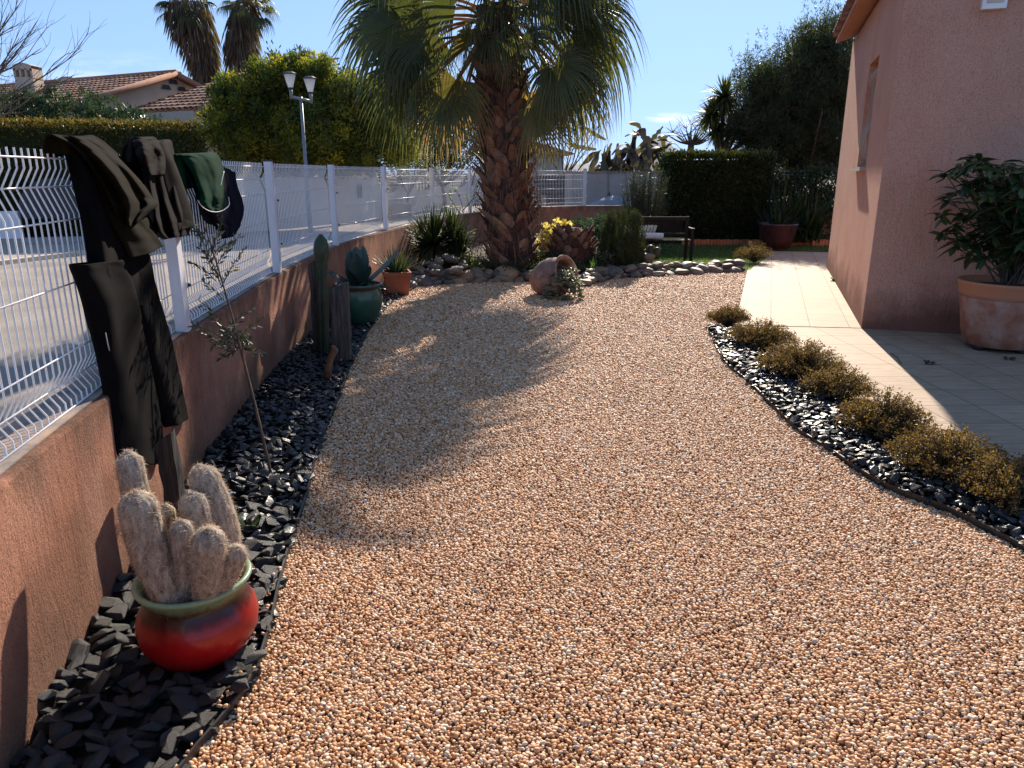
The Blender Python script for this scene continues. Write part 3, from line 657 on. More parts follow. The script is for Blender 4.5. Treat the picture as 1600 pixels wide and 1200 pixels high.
# the drooping outer leaves (azimuth, elevation, stalk, blade): seen against the sky on both sides of the trunk
for az, el, Lp, Rb, dr, z, hang, c_ in [
    (183, 22, 1.5, 1.25, .75, .1, .75, .15), (200, 5, 1.45, 1.2, .8, -.05, .7, .25), (168, 8, 1.6, 1.2, .8, .1, .8, .3), (222, 2, 1.2, 1.1, .9, -.15, .7, .2),
    (190, -28, 1.15, 1.1, .7, -.3, .6, .4), (212, -45, .95, 1.0, .5, -.45, .5, .45), (222, -20, 1.1, 1.0, .7, -.35, .6, .35), (172, -50, .9, 1.0, .4, -.4, .5, .8),
    (238, 30, 1.3, 1.1, .7, .35, .7, .1),
    (356, 15, 1.25, 1.2, .8, .15, .9, .25), (5, -12, 1.15, 1.1, .8, -.1, .9, .55), (340, -2, 1.2, 1.15, .8, .0, .9, .3), (322, -20, 1.0, 1.05, .7, -.25, .7, .35),
    (262, 62, .8, 1.1, .6, .1, .6, .1), (282, 55, .8, 1.1, .6, .0, .6, .2), (240, 58, .9, 1.1, .6, .05, .6, .2), (300, 50, .9, 1.1, .6, .05, .6, .1), (225, 25, .7, 1.05, .6, -.1, .6, .3), (318, 20, .7, 1.05, .6, -.1, .6, .3), (205, -65, .7, .9, .3, -.35, .5, .6), (196, -70, .8, .85, .3, -.4, .5, .95), (345, -68, .8, .85, .3, -.4, .5, .95),
    (252, 12, .5, .8, .9, -.25, .7, .4), (268, 5, .55, .8, .9, -.3, .7, .2), (286, 12, .5, .8, .9, -.2, .7, .5), (258, 30, .6, .9, .8, -.1, .7, .3), (280, 28, .6, .9, .8, -.05, .7, .1), (240, 0, .5, .8, .8, -.3, .7, .6), (300, 0, .5, .8, .8, -.3, .7, .3), (270, -35, .3, .6, .5, -.3, .6, .95),
    (350, -42, .85, 1.0, .5, -.35, .6, .5), (18, -30, 1.1, 1.1, .6, -.2, .8, .6), (304, 12, 1.0, 1.0, .8, .25, .8, .2),
    (335, -62, .9, .95, .3, -.55, .4, .6), (30, 2, 1.3, 1.15, .8, .1, .8, .3), (312, 22, 1.3, 1.15, .8, .3, .9, .1),
    (265, 40, 1.2, 1.05, .8, .45, .8, .15), (186, 10, 1.0, 1.2, .6, -.1, .5, .2), (176, -14, 1.3, 1.1, .6, -.2, .7, .3), (206, -18, 1.3, 1.15, .6, -.2, .6, .2), (215, -50, .8, 1.0, .5, -.3, .5, .6), (345, 30, 1.1, 1.2, .6, .2, .7, .2), (358, -28, 1.0, 1.1, .6, -.2, .7, .4), (326, 4, .9, 1.1, .7, .1, .8, .2), (328, -40, .8, 1., .6, -.2, .7, .5), (276, 48, 1.1, 1.1, .6, .5, .8, .2), (12, 8, 1.2, 1.2, .7, .1, .8, .4), (194, -8, .7, 1.1, .6, -.1, .5, .3), (196, 38, 1.6, 1.25, .7, .3, .8, .05), (160, 34, 1.6, 1.25, .7, .3, .8, .1)]:
    addfrond(R(az+q.uniform(-4, 4)), R(el), Lp, Rb, dr, z, hang, c_)
for k in range(9):    # the rest of the crown, higher up
    addfrond(R(k*137.5+11), R(28+(k*37) % 60), q.uniform(1.2, 1.6), q.uniform(1.05, 1.25), q.uniform(.5, .8), q.uniform(.3, .75), q.uniform(.4, .8), q.uniform(0, .45))
for az in (175, 208, 330, 5, 300, 245, 150, 20):     # cut dry stalks
    p = CT+np.array([math.cos(R(az))*.3, math.sin(R(az))*.3, -.3]); m = M(); L = q.uniform(.5, 1.1)
    m.add(*tube([p, p+np.array([math.cos(R(az))*L*.6, math.sin(R(az))*L*.6, -L*.1]), p+np.array([math.cos(R(az))*L, math.sin(R(az))*L, -L*.5])], [.025, .02, .012], 5), c=.95)
    m.build('dry_stalk', m_boot, palm)

# ================================================================== RIVER COBBLES
m_cob = stonemat('cobble', [(.07, .062, .055), (.19, .15, .11), (.11, .10, .09), (.26, .20, .14), (.13, .10, .07), (.36, .30, .23)], .6, .4, 9, .3, .004, True, .7)
m_coo = stonemat('ochre_cobble', [(.34, .19, .09), (.28, .17, .10), (.40, .25, .13), (.22, .16, .11)], .6, .4, 9, .3, .004, True, .7)
COB = [mesh_from('river_stone', [V], [F], [np.zeros(len(F))], mm, True) for mm in (m_cob, m_coo) for V, F in [pebble(3, (1, random.uniform(.7, .85), random.uniform(.36, .52)), .32, k*2.7) for k in range(7)]]
cl = smooth_line([(-1.62, 10.95), (-1.35, 11.15), (-.9, 11.42), (-.3, 11.6), (.25, 11.62), (.62, 11.35), (.98, 11.1), (1.6, 11.92), (2.4, 12.3), (3.2, 12.6), (4.05, 12.83)], 10)
al = np.concatenate([[0], np.cumsum(np.linalg.norm(np.diff(cl, axis=0), axis=1))])
def cobble(x, y, z, s, ochre, lab, grp):
    o = bpy.data.objects.new('river_stone', COB[random.randrange(7)+(7 if ochre else 0)]); COL.objects.link(o)
    o.location = (x, y, z); o.rotation_euler = (random.uniform(-.25, .25), random.uniform(-.25, .25), random.uniform(0, 6.28)); o.scale = (s,)*3; props(o, lab, 'stone', grp)
for row in range(3):
    s = random.uniform(0, .1)
    while s < al[-1]:
        x = np.interp(s, al, cl[:, 0]); y = np.interp(s, al, cl[:, 1])+row*.10
        ochre = -1. < x < 1.05 and random.random() < .5; sz = random.uniform(.06, .145)*(1.25 if ochre else 1)
        if row == 0 and .3 < x < .8: s += .15; continue
        if x < 1.9: lab = 'rounded ochre river stone in the border before the palm trunk' if ochre else 'rounded grey river stone in the border of the planted bed'
        else: lab = 'smooth grey river stone in the low border between gravel and lawn'
        cobble(x, y+random.uniform(-.05, .05), .015+row*.05+random.uniform(-.01, .03), sz*random.choice((.75, 1, 1.3)), ochre, lab, 'ochre stones before the palm' if ochre else ('grey stones edging the planted bed' if x < 1.9 else 'grey stones edging the lawn'))
        s += sz*1.5
for _ in range(40):    # the loose heap beside the yucca
    t = random.random(); x = random.uniform(-1.62, -.7); y = 11.25+random.uniform(.1, 1.)
    cobble(x, y, .10+.28*max(0, 1-abs(y-11.8)/.7)*max(0, 1-abs(x+1.05)/.7), random.uniform(.07, .13), False, 'pale river stone in the loose heap between the square pot and the palm', 'stone heap beside the yucca')
cobble(*A(1008, 402, 12.9), .19, False, 'large pale boulder at the foot of the little golden cactus', None)

# ================================================================== POTS
def potgloss(name, cols, rough=.3, coat=.25):
    """glaze that changes with height in runs"""
    m, nt, out = newmat(name); tc = nt.nodes.new('ShaderNodeTexCoord'); s = nt.nodes.new('ShaderNodeSeparateXYZ'); nt.links.new(tc.outputs['Object'], s.inputs[0])
    n = noise_n(nt, 45, 5, .7, (1, 1, .22)); ad = nt.nodes.new('ShaderNodeMath'); ad.operation = 'MULTIPLY_ADD'; ad.inputs[1].default_value = .06
    nt.links.new(n, ad.inputs[0]); nt.links.new(s.outputs[2], ad.inputs[2]); c = ramp(nt, cols, ad.outputs[0])
    n2 = noise_n(nt, 6, 4); c = mix(nt, 1., c, ramp(nt, [(.3, (.75,)*3), (.7, (1.2,)*3)], n2), 'MULTIPLY')
    pbr(nt, out, c, rough, bump(nt, noise_n(nt, 30, 2), .06, .004), .3, coat=coat); return m
rp = thing('glazed_pot', 'round red glazed pot with a green rim, holding the woolly cactus', 'flower pot', (*POT, 0))
m_red = potgloss('red_glaze', [(.06, (.28, .006, .006)), (.18, (.38, .008, .008)), (.232, (.30, .012, .010)), (.25, (.08, .012, .010)), (.275, (.03, .014, .010)), (.29, (.085, .05, .02)), (.31, (.14, .22, .12))])
m_rimg = potgloss('green_glaze_rim', [(.26, (.10, .10, .05)), (.30, (.17, .25, .14)), (.36, (.26, .36, .22))])
PSC = np.array([.95, .89])
body = lathe([tuple(PSC*k) for k in [(.10, 0), (.13, .01), (.175, .06), (.205, .12), (.212, .17), (.205, .215), (.186, .25), (.172, .272), (.170, .285), (.176, .30), (.180, .315)]], 56, (*POT, 0))
m = M(); m.add(*body); m.build('body', m_red, rp, smooth=True)
m = M(); m.add(*lathe([tuple(PSC*k) for k in [(.180, .314), (.188, .325), (.198, .336), (.203, .346), (.201, .354), (.192, .358), (.182, .352), (.176, .34), (.168, .30), (.165, .27)]], 56, (*POT, 0))); m.build('rim', m_rimg, rp, smooth=True)
m = M(); m.add(*lathe([tuple(PSC*k) for k in [(.0, .318), (.08, .322), (.14, .312), (.168, .30)]], 30, (*POT, 0))); m.build('potting_soil', m_soil, rp, smooth=True)

# woolly cactus
m_wool, nt, out = newmat('cactus_wool'); n = noise_n(nt, 60, 5, .65, (1, 1, .35)); c = ramp(nt, [(.3, (.14, .105, .08)), (.5, (.36, .29, .225)), (.7, (.56, .49, .41))], n)
pbr(nt, out, c, .95, bump(nt, n, 1., .012), .1)
m_hair = leafmat('cactus_hair', [(.60, .52, .43), (.46, .37, .28), (.72, .66, .58), (.22, .09, .045)], .7, .4, [(.7, .62, .5), (.6, .45, .3), (.8, .75, .7), (.4, .15, .05)], .2)
cactus = thing('woolly_cactus', 'cluster of hairy pale cactus columns growing in the red glazed pot', 'cactus', (*POT, .32))
def stem(base, top, r, bend=(0, 0), nh=2600, hl=.03):
    base = np.array(base); top = np.array(top); t = np.linspace(0, 1, 16)
    P = base+(top-base)*t[:, None]; P[:, 0] += bend[0]*np.sin(t*PI); P[:, 1] += bend[1]*np.sin(t*PI)
    L = np.linalg.norm(top-base); rr = r*np.sqrt(np.clip(1-((t*L-(L-r*1.1))/(r*1.1)).clip(0)**2, .0, 1)); rr = rr*(.80+.22*np.sin(np.clip(t*1.4, 0, 1)*PI*.62)); rr[-1] = r*.15
    T, Nn, B = frames(P); a = np.linspace(0, 2*PI, 36, endpoint=False); rib = 1+.035*np.cos(a*12)
    V = P[:, None]+(rr[:, None]*rib[None, :])[:, :, None]*(np.cos(a)[None, :, None]*Nn[:, None]+np.sin(a)[None, :, None]*B[:, None])
    V = V.reshape(-1, 3); V = np.concatenate([V, P[-1:]+T[-1:]*.004]); b = 15*36; j = np.arange(36)
    m = M(); m.add(V, [grid_faces(36, 16, True), np.stack([b+j, b+(j+1) % 36, np.full(36, len(V)-1)], -1)])
    st = m.build('stem', m_wool, cactus, smooth=True)
    # hair
    u = rng.random(nh)**.8; k = u*15; i0 = np.minimum(k.astype(int), 14); f = (k-i0)[:, None]
    pc = P[i0]*(1-f)+P[i0+1]*f; rc = rr[i0]*(1-f[:, 0])+rr[i0+1]*f[:, 0]; an = rng.random(nh)*2*PI
    rad = np.cos(an)[:, None]*Nn[i0]+np.sin(an)[:, None]*B[i0]; p0 = pc+rad*rc[:, None]
    capk = np.clip((u-.82)/.18, 0, 1)[:, None]; out_ = rad*(1-capk*.7)+T[i0]*capk
    tang = np.cross(T[i0], rad); spine = rng.random(nh) < .16
    dirn = out_*np.where(spine, 1.1, .3)[:, None]+T[i0]*rng.uniform(-1.1, .6, nh)[:, None]*.6+tang*rng.normal(0, .55, nh)[:, None]
    dirn /= np.linalg.norm(dirn, axis=1)[:, None]; Lh = hl*.52*rng.uniform(.5, 1.3, nh)*np.where(spine, 1.25, 1)
    p1 = p0+dirn*Lh[:, None]*.5; p2 = p1+(dirn+tang*rng.normal(0, .5, nh)[:, None]+np.array([0, 0, -.35]))*Lh[:, None]*.5
    wv = np.cross(dirn, rad); wv /= np.linalg.norm(wv, axis=1)[:, None]+1e-9; wv = wv*np.where(spine, .00045, .0006)[:, None]
    V = np.stack([p0-wv, p0+wv, p1+wv, p1-wv, p2], 1).reshape(-1, 3); o = np.arange(nh)[:, None]*5
    m = M(); cc = np.where(spine, .98, rng.uniform(0, .72, nh)); m.add(V, [o+np.array([[0, 1, 2, 3]])], c=cc); m.add(V, [o+np.array([[3, 2, 4]])], c=cc)
    m.build('wool', m_hair, st)
zb = .265
def st_(pxb, pyb, Db, pxt, pyt, Dt, wpx, bend=(0, 0), nh=2600):
    b = A(pxb, pyb, Db); b[2] = zb; dd = b[:2]-POT; L_ = np.linalg.norm(dd); b[:2] = POT+dd*min(1, .112/max(L_, 1e-6)); t = A(pxt, pyt, Dt); r = wpx/2*.84/FOC*(Dt/ray(pxt, pyt)[1]); stem(b, t, r, bend, int(nh*.7))
st_(258, 930, 2.12, 211, 768, 2.10, 68, (-.02, 0), 4200)
st_(216, 870, 2.27, 199, 703, 2.36, 47, (-.012, 0), 2600)
st_(350, 880, 2.32, 308, 726, 2.36, 54, (.035, 0), 3400)
st_(318, 880, 2.24, 296, 766, 2.26, 52, (.012, 0), 2800)
st_(262, 890, 2.30, 258, 787, 2.30, 34, (0, 0), 1200)
st_(288, 920, 2.18, 281, 812, 2.14, 42, (.004, 0), 2200)
st_(330, 930, 2.10, 326, 828, 2.07, 60, (.006, 0), 3600)
st_(366, 915, 2.16, 373, 855, 2.14, 42, (0, 0), 1800)

# other pots
def soil_disc(par, c, r, z): m = M(); m.add(*lathe([(0, z+.01), (r*.6, z+.012), (r, z)], 28, (c[0], c[1], 0))); m.build('potting_soil', m_soil, par, smooth=True)
g = np.array([-1.72, 8.25]); gp = thing('glazed_pot', 'tall green glazed pot planted with the broad-leaved agave', 'flower pot', (*g, 0))
m_green = potgloss('green_glaze', [(.0, (.02, .05, .033)), (.2, (.035, .09, .06)), (.36, (.05, .12, .08)), (.41, (.12, .15, .08)), (.44, (.10, .06, .035)), (.5, (.09, .13, .09))], .18)
m = M(); m.add(*lathe([(.15, .0), (.17, .02), (.215, .1), (.25, .2), (.265, .29), (.262, .35), (.245, .39), (.235, .405)], 48, (*g, 0))); m.build('body', m_green, gp, smooth=True)
m = M(); m.add(*lathe([(.235, .404), (.24, .42), (.262, .435), (.275, .45), (.272, .465), (.255, .468), (.24, .45), (.235, .40)], 48, (*g, 0))); m.build('rim', m_green, gp, smooth=True); soil_disc(gp, g, .24, .43)
m_agave = simple('agave_skin', [(.02, .045, .038), (.04, .08, .065)], 6, .38, .2, .002, 60, .5)
ag = thing('agave', 'broad blue-green agave with upright toothed leaves in the green glazed pot', 'agave', (*g, .44))
wf = lambda t: np.clip(np.minimum(.72+1.0*t, (1-t)**.62*1.9), 0.0, 1)
for az, el, L, w_, dr in [(100, 84, .44, .19, 0), (60, 76, .46, .17, .0), (150, 78, .42, .18, .0), (280, 80, .38, .16, 0), (18, 36, .62, .15, -.12), (180, 34, .52, .15, .12), (5, 8, .40, .10, .2), (215, 14, .40, .12, .25), (255, 50, .3, .12, .1), (330, 55, .32, .13, .05), (130, 50, .34, .13, .1), (300, 25, .3, .11, .2), (90, 30, .34, .12, .2)]:
    V, F = blade((g[0], g[1], .43), R(az), R(el), L, w_, dr, 14, wf, 0, .45); m = M(); m.add(V, F)
    for k in range(2, 12):
        for s in (0, 2):
            p = V[k*3+s]; o = p-V[k*3+1]; o = o/(np.linalg.norm(o)+1e-9); m.add([p-[0, 0, .006], p+[0, 0, .006], p+o*.012], [[0, 1, 2]])
    m.build('leaf', m_agave, ag, smooth=True)
g2 = np.array([-1.62, 10.4]); sq = thing('square_pot', 'square terracotta pot with a spiky aloe standing on the slate', 'flower pot', (*g2, 0))
m = M(); a_, b_ = .145, .185; tw = R(14)
def sqr(h, z): return [[g2[0]+h*(x*math.cos(tw)-y*math.sin(tw)), g2[1]+h*(x*math.sin(tw)+y*math.cos(tw)), z] for x, y in ((-1, -1), (1, -1), (1, 1), (-1, 1))]
P = sqr(a_, 0)+sqr(b_-.008, .27)+sqr(b_+.004, .275)+sqr(b_+.006, .325)+sqr(b_-.02, .327)+sqr(b_-.03, .27)
m.add(P, grid_faces(4, 6, True)); m.build('body', simple('fired_clay', [(.30, .085, .035), (.38, .12, .05)], 6, .8, .3, .002, 120), sq); m = M(); m.add(sqr(b_-.02, .295), [[0, 1, 2, 3]]); m.build('potting_soil', m_soil, sq)
m_aloe = leafmat('aloe_leaf', [(.045, .075, .035), (.075, .11, .05), (.14, .12, .06)], .4, .15)
al_ = thing('aloe', 'dense spiky grey-green aloe filling the square terracotta pot', 'aloe', (*g2, .3)); m = M()
for k in range(85):
    az = random.uniform(0, 2*PI); el = R(random.uniform(25, 88)); p = (g2[0]+math.cos(az)*.1*random.random(), g2[1]+math.sin(az)*.1*random.random(), .3)
    m.add(*blade(p, az, el, random.uniform(.24, .40), .042, random.uniform(-.18, .12), 7, lambda t: (1-t)**.7, 0, .5), c=random.random())
m.build('leaves', m_aloe, al_, smooth=True)

# big terracotta pot and its shrub by the house
g3 = np.array([4.72, 7.02]); m_wt, nt, out = newmat('weathered_terracotta'); n = noise_n(nt, 3.2, 6, .65); n2 = noise_n(nt, 9, 5, .6)
tcz = nt.nodes.new('ShaderNodeTexCoord'); sz = nt.nodes.new('ShaderNodeSeparateXYZ'); nt.links.new(tcz.outputs['Object'], sz.inputs[0])
c = mix(nt, maprange(nt, n, .40, .56), (.36, .13, .075), (.43, .255, .19)); c = mix(nt, maprange(nt, n2, .52, .7, 0, .6), c, (.24, .08, .05))
c = mix(nt, maprange(nt, sz.outputs[2], .50, .53, 0, 1), c, (.50, .21, .11))
pbr(nt, out, c, .85, bump(nt, n2, .5, .006), .3)
bp = thing('terracotta_pot', 'large weathered terracotta pot on the shaded patio against the pink wall', 'flower pot', (*g3, .014))
m = M(); m.add(*lathe([(.27, .05), (.30, .06), (.335, .20), (.365, .38), (.385, .50), (.378, .515)], 48, (*g3, 0))); m.build('body', m_wt, bp, smooth=True)
m = M(); m.add(*lathe([(.378, .514), (.392, .525), (.402, .56), (.41, .62), (.43, .645), (.428, .665), (.40, .668), (.385, .64), (.38, .58)], 48, (*g3, 0))); m.build('rim', m_wt, bp, smooth=True); soil_disc(bp, g3, .385, .60)
for az in (200, 290, 20, 110):
    m = M(); m.add(*lathe([(.0, .0), (.055, .0), (.05, .04), (.045, .05), (0, .05)], 10, (g3[0]+.24*math.cos(R(az)), g3[1]+.24*math.sin(R(az)), .014))); m.build('pot_foot', m_black, bp, smooth=True)
m_rho = leafmat('glossy_leaf', [(.014, .035, .016), (.025, .055, .022), (.05, .085, .03), (.09, .12, .04)], .35, .22)
def whorl_shrub(root, base, nst, h, spread, nl, L, w_, mat, stemmat, seed, lean=(0, 0)):
    q = random.Random(seed); m = M(); lf = M()
    for i in range(nst):
        az = q.uniform(0, 2*PI); rr = spread*q.uniform(.15, 1)**.6; hh = h*q.uniform(.35, 1.)
        tip = np.array([base[0]+rr*math.cos(az)+lean[0]*hh, base[1]+rr*math.sin(az)+lean[1]*hh, base[2]+hh])
        b = np.array(base)+[q.uniform(-.06, .06), q.uniform(-.06, .06), 0]; mid = (b*.45+tip*.55)+np.array([q.uniform(-.05, .05), q.uniform(-.05, .05), -.05*h]); mid[:2] = b[:2]+(tip[:2]-b[:2])*.38
        m.add(*tube(smooth_line([b, mid, tip], 5), np.linspace(.011, .004, 11), 5), c=.5)
        for (cc, kk) in ((tip, nl), (tip*.7+mid*.3, nl-2), (tip*.35+mid*.65, nl-3)):
            for k in range(kk):
                a = q.uniform(0, 2*PI); el = R(q.uniform(-30, 45))
                lf.add(*blade(cc+np.array([0, 0, q.uniform(-.05, .02)]), a, el, L*q.uniform(.7, 1.1), w_, .35, 6, lambda t: np.sin(np.clip(t*.92+.05, 0, 1)*PI)**.8, q.uniform(-.4, .4), .3), c=q.random())
    m.build('stems', stemmat, root, smooth=True); lf.build('leaves', mat, root, smooth=True)
rh = thing('potted_shrub', 'leafy dark green shrub in the large weathered terracotta pot', 'shrub', (*g3, .6))
whorl_shrub(rh, (*g3, .60), 58, 1.22, .70, 11, .17, .055, m_rho, m_bark, 5)

# ================================================================== TIPPED URN
ub = np.array([.50, 10.30]); ur = thing('tipped_urn', 'old clay urn lying on its side on the gravel, spilling pale succulents', 'urn', (*ub, 0))
prof = [(.0, 0), (.11, .0), (.14, .01), (.21, .1), (.265, .22), (.28, .32), (.262, .42), (.228, .49), (.222, .51), (.25, .535), (.268, .55), (.262, .565), (.225, .56), (.205, .52), (.235, .42), (.25, .32), (.235, .22), (.17, .08), (0, .04)]
V, F = lathe(prof, 44); Mr = rotm(0, R(72), 0); Mz = rotm(0, 0, R(-38)); V = V@Mr.T@Mz.T
V += np.array([ub[0]-.17, ub[1]+.12, .0])-np.array([0, 0, V[:, 2].min()+.03])
m_urn, nt, out = newmat('old_clay'); n = noise_n(nt, 7, 6, .7); n2 = noise_n(nt, 2.5, 4); c = ramp(nt, [(.3, (.16, .085, .06)), (.5, (.29, .165, .115)), (.68, (.42, .31, .25))], n); c = mix(nt, maprange(nt, n2, .5, .62, 0, .7), c, (.13, .06, .045))
pbr(nt, out, c, .8, bump(nt, n, .5, .006), .3)
m = M(); m.add(V, F); m.build('body', m_urn, ur, smooth=True)
mouth = V[-44*3:].mean(0); ring = V[44*10:44*11].mean(0)
m_succ = leafmat('pale_succulent', [(.20, .24, .16), (.30, .34, .23), (.36, .35, .20), (.20, .18, .12)], .5, .12)
su = thing('trailing_succulent', 'pale grey-green rosette succulents tumbling out of the tipped urn', 'succulent', (ub[0]+.1, ub[1]-.05, .1)); m = M()
for k in range(230):
    t = random.random(); cc = np.array([ub[0]+.20, ub[1]-.36, .0]); d = unit(1)[0]; d[2] = abs(d[2]); p = cc+d*np.array([.29, .2, .40])*random.uniform(.6, 1)**.5
    if k < 30: p = ring+unit(1)[0]*.13+np.array([.02, -.05, -.02])
    p[2] = max(.03, p[2]); rr = random.uniform(.028, .05)
    for a in range(13):
        az = a*2.4; el = R(8+a*6); m.add(*blade(p, az, el, rr*(1.15-.05*a), rr*.52, 0, 4, lambda t: np.sin(np.clip(.22+t*.78, 0, 1)*PI)**.6, 0, .3), c=random.random())
m.build('rosettes', m_succ, su, smooth=True)

# ================================================================== CANDLE CACTUS AND WOOD
cb = A(506, 560, 6.75); cb[2] = 0; cc_ = thing('candle_cactus', 'ribbed green candle cactus standing between weathered timbers by the pink wall', 'cactus', (cb[0], cb[1], 0))
m = M(); t = np.linspace(0, 1, 24); top = A(501, 366, 6.75); P = np.column_stack([cb[0]+(top[0]-cb[0])*t, np.full(24, cb[1]), .0+(top[2])*t]); rr = np.full(24, .047); rr[12:17] = [.044, .041, .038, .042, .046]; rr[19:] = [.060, .064, .060, .045, .012]
T, Nn, B = frames(P); a = np.linspace(0, 2*PI, 40, endpoint=False); rib = 1+.30*np.abs(np.cos(a*2.5))**.7-.12
V = (P[:, None]+(rr[:, None]*rib[None])[:, :, None]*(np.cos(a)[None, :, None]*Nn[:, None]+np.sin(a)[None, :, None]*B[:, None])).reshape(-1, 3)
m_cac = simple('cactus_skin', [(.016, .032, .015), (.03, .05, .022), (.07, .06, .035)], 9, .5, .3, .003, 60); m.add(V, grid_faces(40, 24, True)); m.build('stem', m_cac, cc_, smooth=True)
m = M()
for k in range(5):
    for z in range(2, 22):
        an = k*2*PI/5; p = P[z]+rr[z]*1.17*(math.cos(an)*Nn[z]+math.sin(an)*B[z])
        for _ in range(4): d = unit(1)[0]*.02; m.add([p, p+d, p+[.0008, 0, .0012]], [[0, 1, 2]])
m.build('spines', m_pave, cc_)
m_char = simple('charred_wood', [(.012, .011, .01), (.03, .027, .025), (.055, .05, .045)], 9, .85, .9, .006, 35, stretch=(5, 5, .45))
def timber(px, pyb, D, h, wx, wy, lab, lean=0., seed=0, name='timber_post', top_cut=.03):
    b = A(px, pyb, D); h = b[2]; q = random.Random(seed); V = []; n = 9
    for k in range(n):
        z = h*k/(n-1); jw = [q.uniform(-.006, .006) for _ in range(8)]; cx = b[0]+lean*z
        for j, (x, y) in enumerate(((-1, -1), (0, -1.08), (1, -1), (1.04, 0), (1, 1), (0, 1.05), (-1, 1), (-1.03, 0))):
            V.append([cx+x*wx/2+jw[j], b[1]+y*wy/2+jw[7-j], z-.02+(x*top_cut if k == n-1 else 0)])
    m = M(); m.add(V, [grid_faces(8, n, True), np.array([[(n-1)*8+j for j in range(8)]])], c=.5)
    m.build(name, (m_char if name == 'timber_stub' else m_dwood), loc=(b[0], b[1], 0), label=lab, cat='timber')
timber(491, 404, 6.85, .86, .10, .09, 'tall dark timber post behind the candle cactus', .0, 1)
timber(527, 442, 6.45, .68, .15, .08, 'wide split timber slab in front of the green pot', .02, 2, 'timber_slab')
timber(541, 505, 6.6, .36, .05, .05, 'short thin timber offcut beside the wide split slab', .04, 8, 'timber_offcut')
timber(263, 676, 2.95, .70, .07, .055, 'charred upright timber stub between the woolly cactus and the hanging coveralls', -.03, 3, 'timber_stub')
b = G(517, 598); m = M(); m.add(*tube([[b[0]-.03, b[1], -.02], [b[0]-.01, b[1], .12], [b[0]+.01, b[1], .2], [b[0]+.05, b[1], .28], [b[0]+.04, b[1]-.02, .31]], [.035, .028, .026, .03, .012], 8))
m.build('driftwood_stick', simple('red_wood', [(.13, .05, .025), (.30, .13, .06)], 15, .6, .6, .004, 60), loc=(b[0], b[1], 0), smooth=True, label='short knobbly reddish stick standing in the slate before the timbers', cat='stick')
b = G(368, 862); m = M(); m.add(*box((b[0], b[1], .05), (.055, .07, .15), R(15))); m.build('wooden_stake', simple('cut_wood', [(.20, .15, .10), (.36, .29, .21)], 8, .8, .4, .003, 60), loc=(b[0], b[1], 0), label='small sawn wooden stake stuck in the slate behind the red pot', cat='stake')
b = G(385, 838); pl = thing('broad_leaf_seedling', 'small green broad-leaved seedling beside the sawn stake in the slate', 'plant', b); m = M()
for az, el, L in ((150, 60, .14), (40, 55, .12), (280, 35, .1), (200, 20, .1)): m.add(*blade(b+[0, 0, .01], R(az), R(el), L, .05, .2, 7, lambda t: np.sin(np.clip(t*.95+.04, 0, 1)*PI)**.8), c=.4)
m.build('leaves', leafmat('seedling_leaf', [(.04, .10, .03), (.06, .13, .04)], .4, .35), pl, smooth=True)
b = G(54, 1186, .03); m = M(); m.add(*cards(np.tile(b+[0, 0, .03], (9, 1)), unit(9)*[1, 1, .3], unit(9), .03, .012)); m.build('fallen_leaf', simple('orange_leaf', [(.45, .18, .03), (.6, .28, .05)], 30, .7), loc=b, label='curled orange fallen leaf on the slate at the foot of the wall', cat='leaf')

# ================================================================== OLIVE SAPLING
b = G(426, 752); ol = thing('olive_sapling', 'thin young olive sapling with sparse grey leaves leaning toward the fence', 'sapling', b)
D0 = b[1]; pts = [A(426, 752, D0), A(400, 640, D0-.02), A(372, 530, D0-.03), A(350, 450, D0-.02), A(330, 385, D0), A(318, 350, D0)]
sp_ = smooth_line(pts, 6); m = M(); m.add(*tube(sp_, np.linspace(.009, .002, len(sp_)), 6)); tk = m.build('trunk', m_bark, ol, smooth=True)
m_ol = leafmat('olive_leaf', [(.025, .03, .022), (.045, .055, .035), (.09, .10, .07)], .45, .2); m = M(); lf = M()
tw_ = [(350, 530, 300, 508), (352, 520, 395, 480), (345, 500, 310, 470), (370, 535, 405, 500), (372, 545, 345, 560), (368, 525, 330, 540), (338, 440, 300, 410), (345, 450, 385, 385), (335, 420, 372, 372), (328, 400, 302, 352), (330, 400, 345, 355), (350, 470, 318, 440), (345, 445, 325, 395), (335, 430, 312, 385), (362, 515, 392, 535), (355, 540, 320, 520), (325, 380, 300, 350), (333, 400, 358, 380)]
tw_ += [(374+random.uniform(-6, 6), random.uniform(505, 560), 374+random.uniform(-50, 45), random.uniform(490, 570)) for _ in range(10)]
for x0, y0, x1, y1 in tw_:
    p = A(x0, y0, D0+random.uniform(-.03, .03)); q_ = A(x1, y1, D0+random.uniform(-.15, .15)); L = smooth_line([p, (p+q_)/2+[0, 0, .015], q_], 4); m.add(*tube(L, np.linspace(.003, .0012, len(L)), 4))
    for k in range(22):
        t = .1+.9*k/21; c0 = p+(q_-p)*t; d = (q_-p)/np.linalg.norm(q_-p)*.8+unit(1)[0]*.75
        lf.add(*cards([c0], np.array([d]), unit(1), random.uniform(.03, .05), .012), c=random.random())
m.build('twigs', m_bark, ol); lf.build('leaves', m_ol, ol)
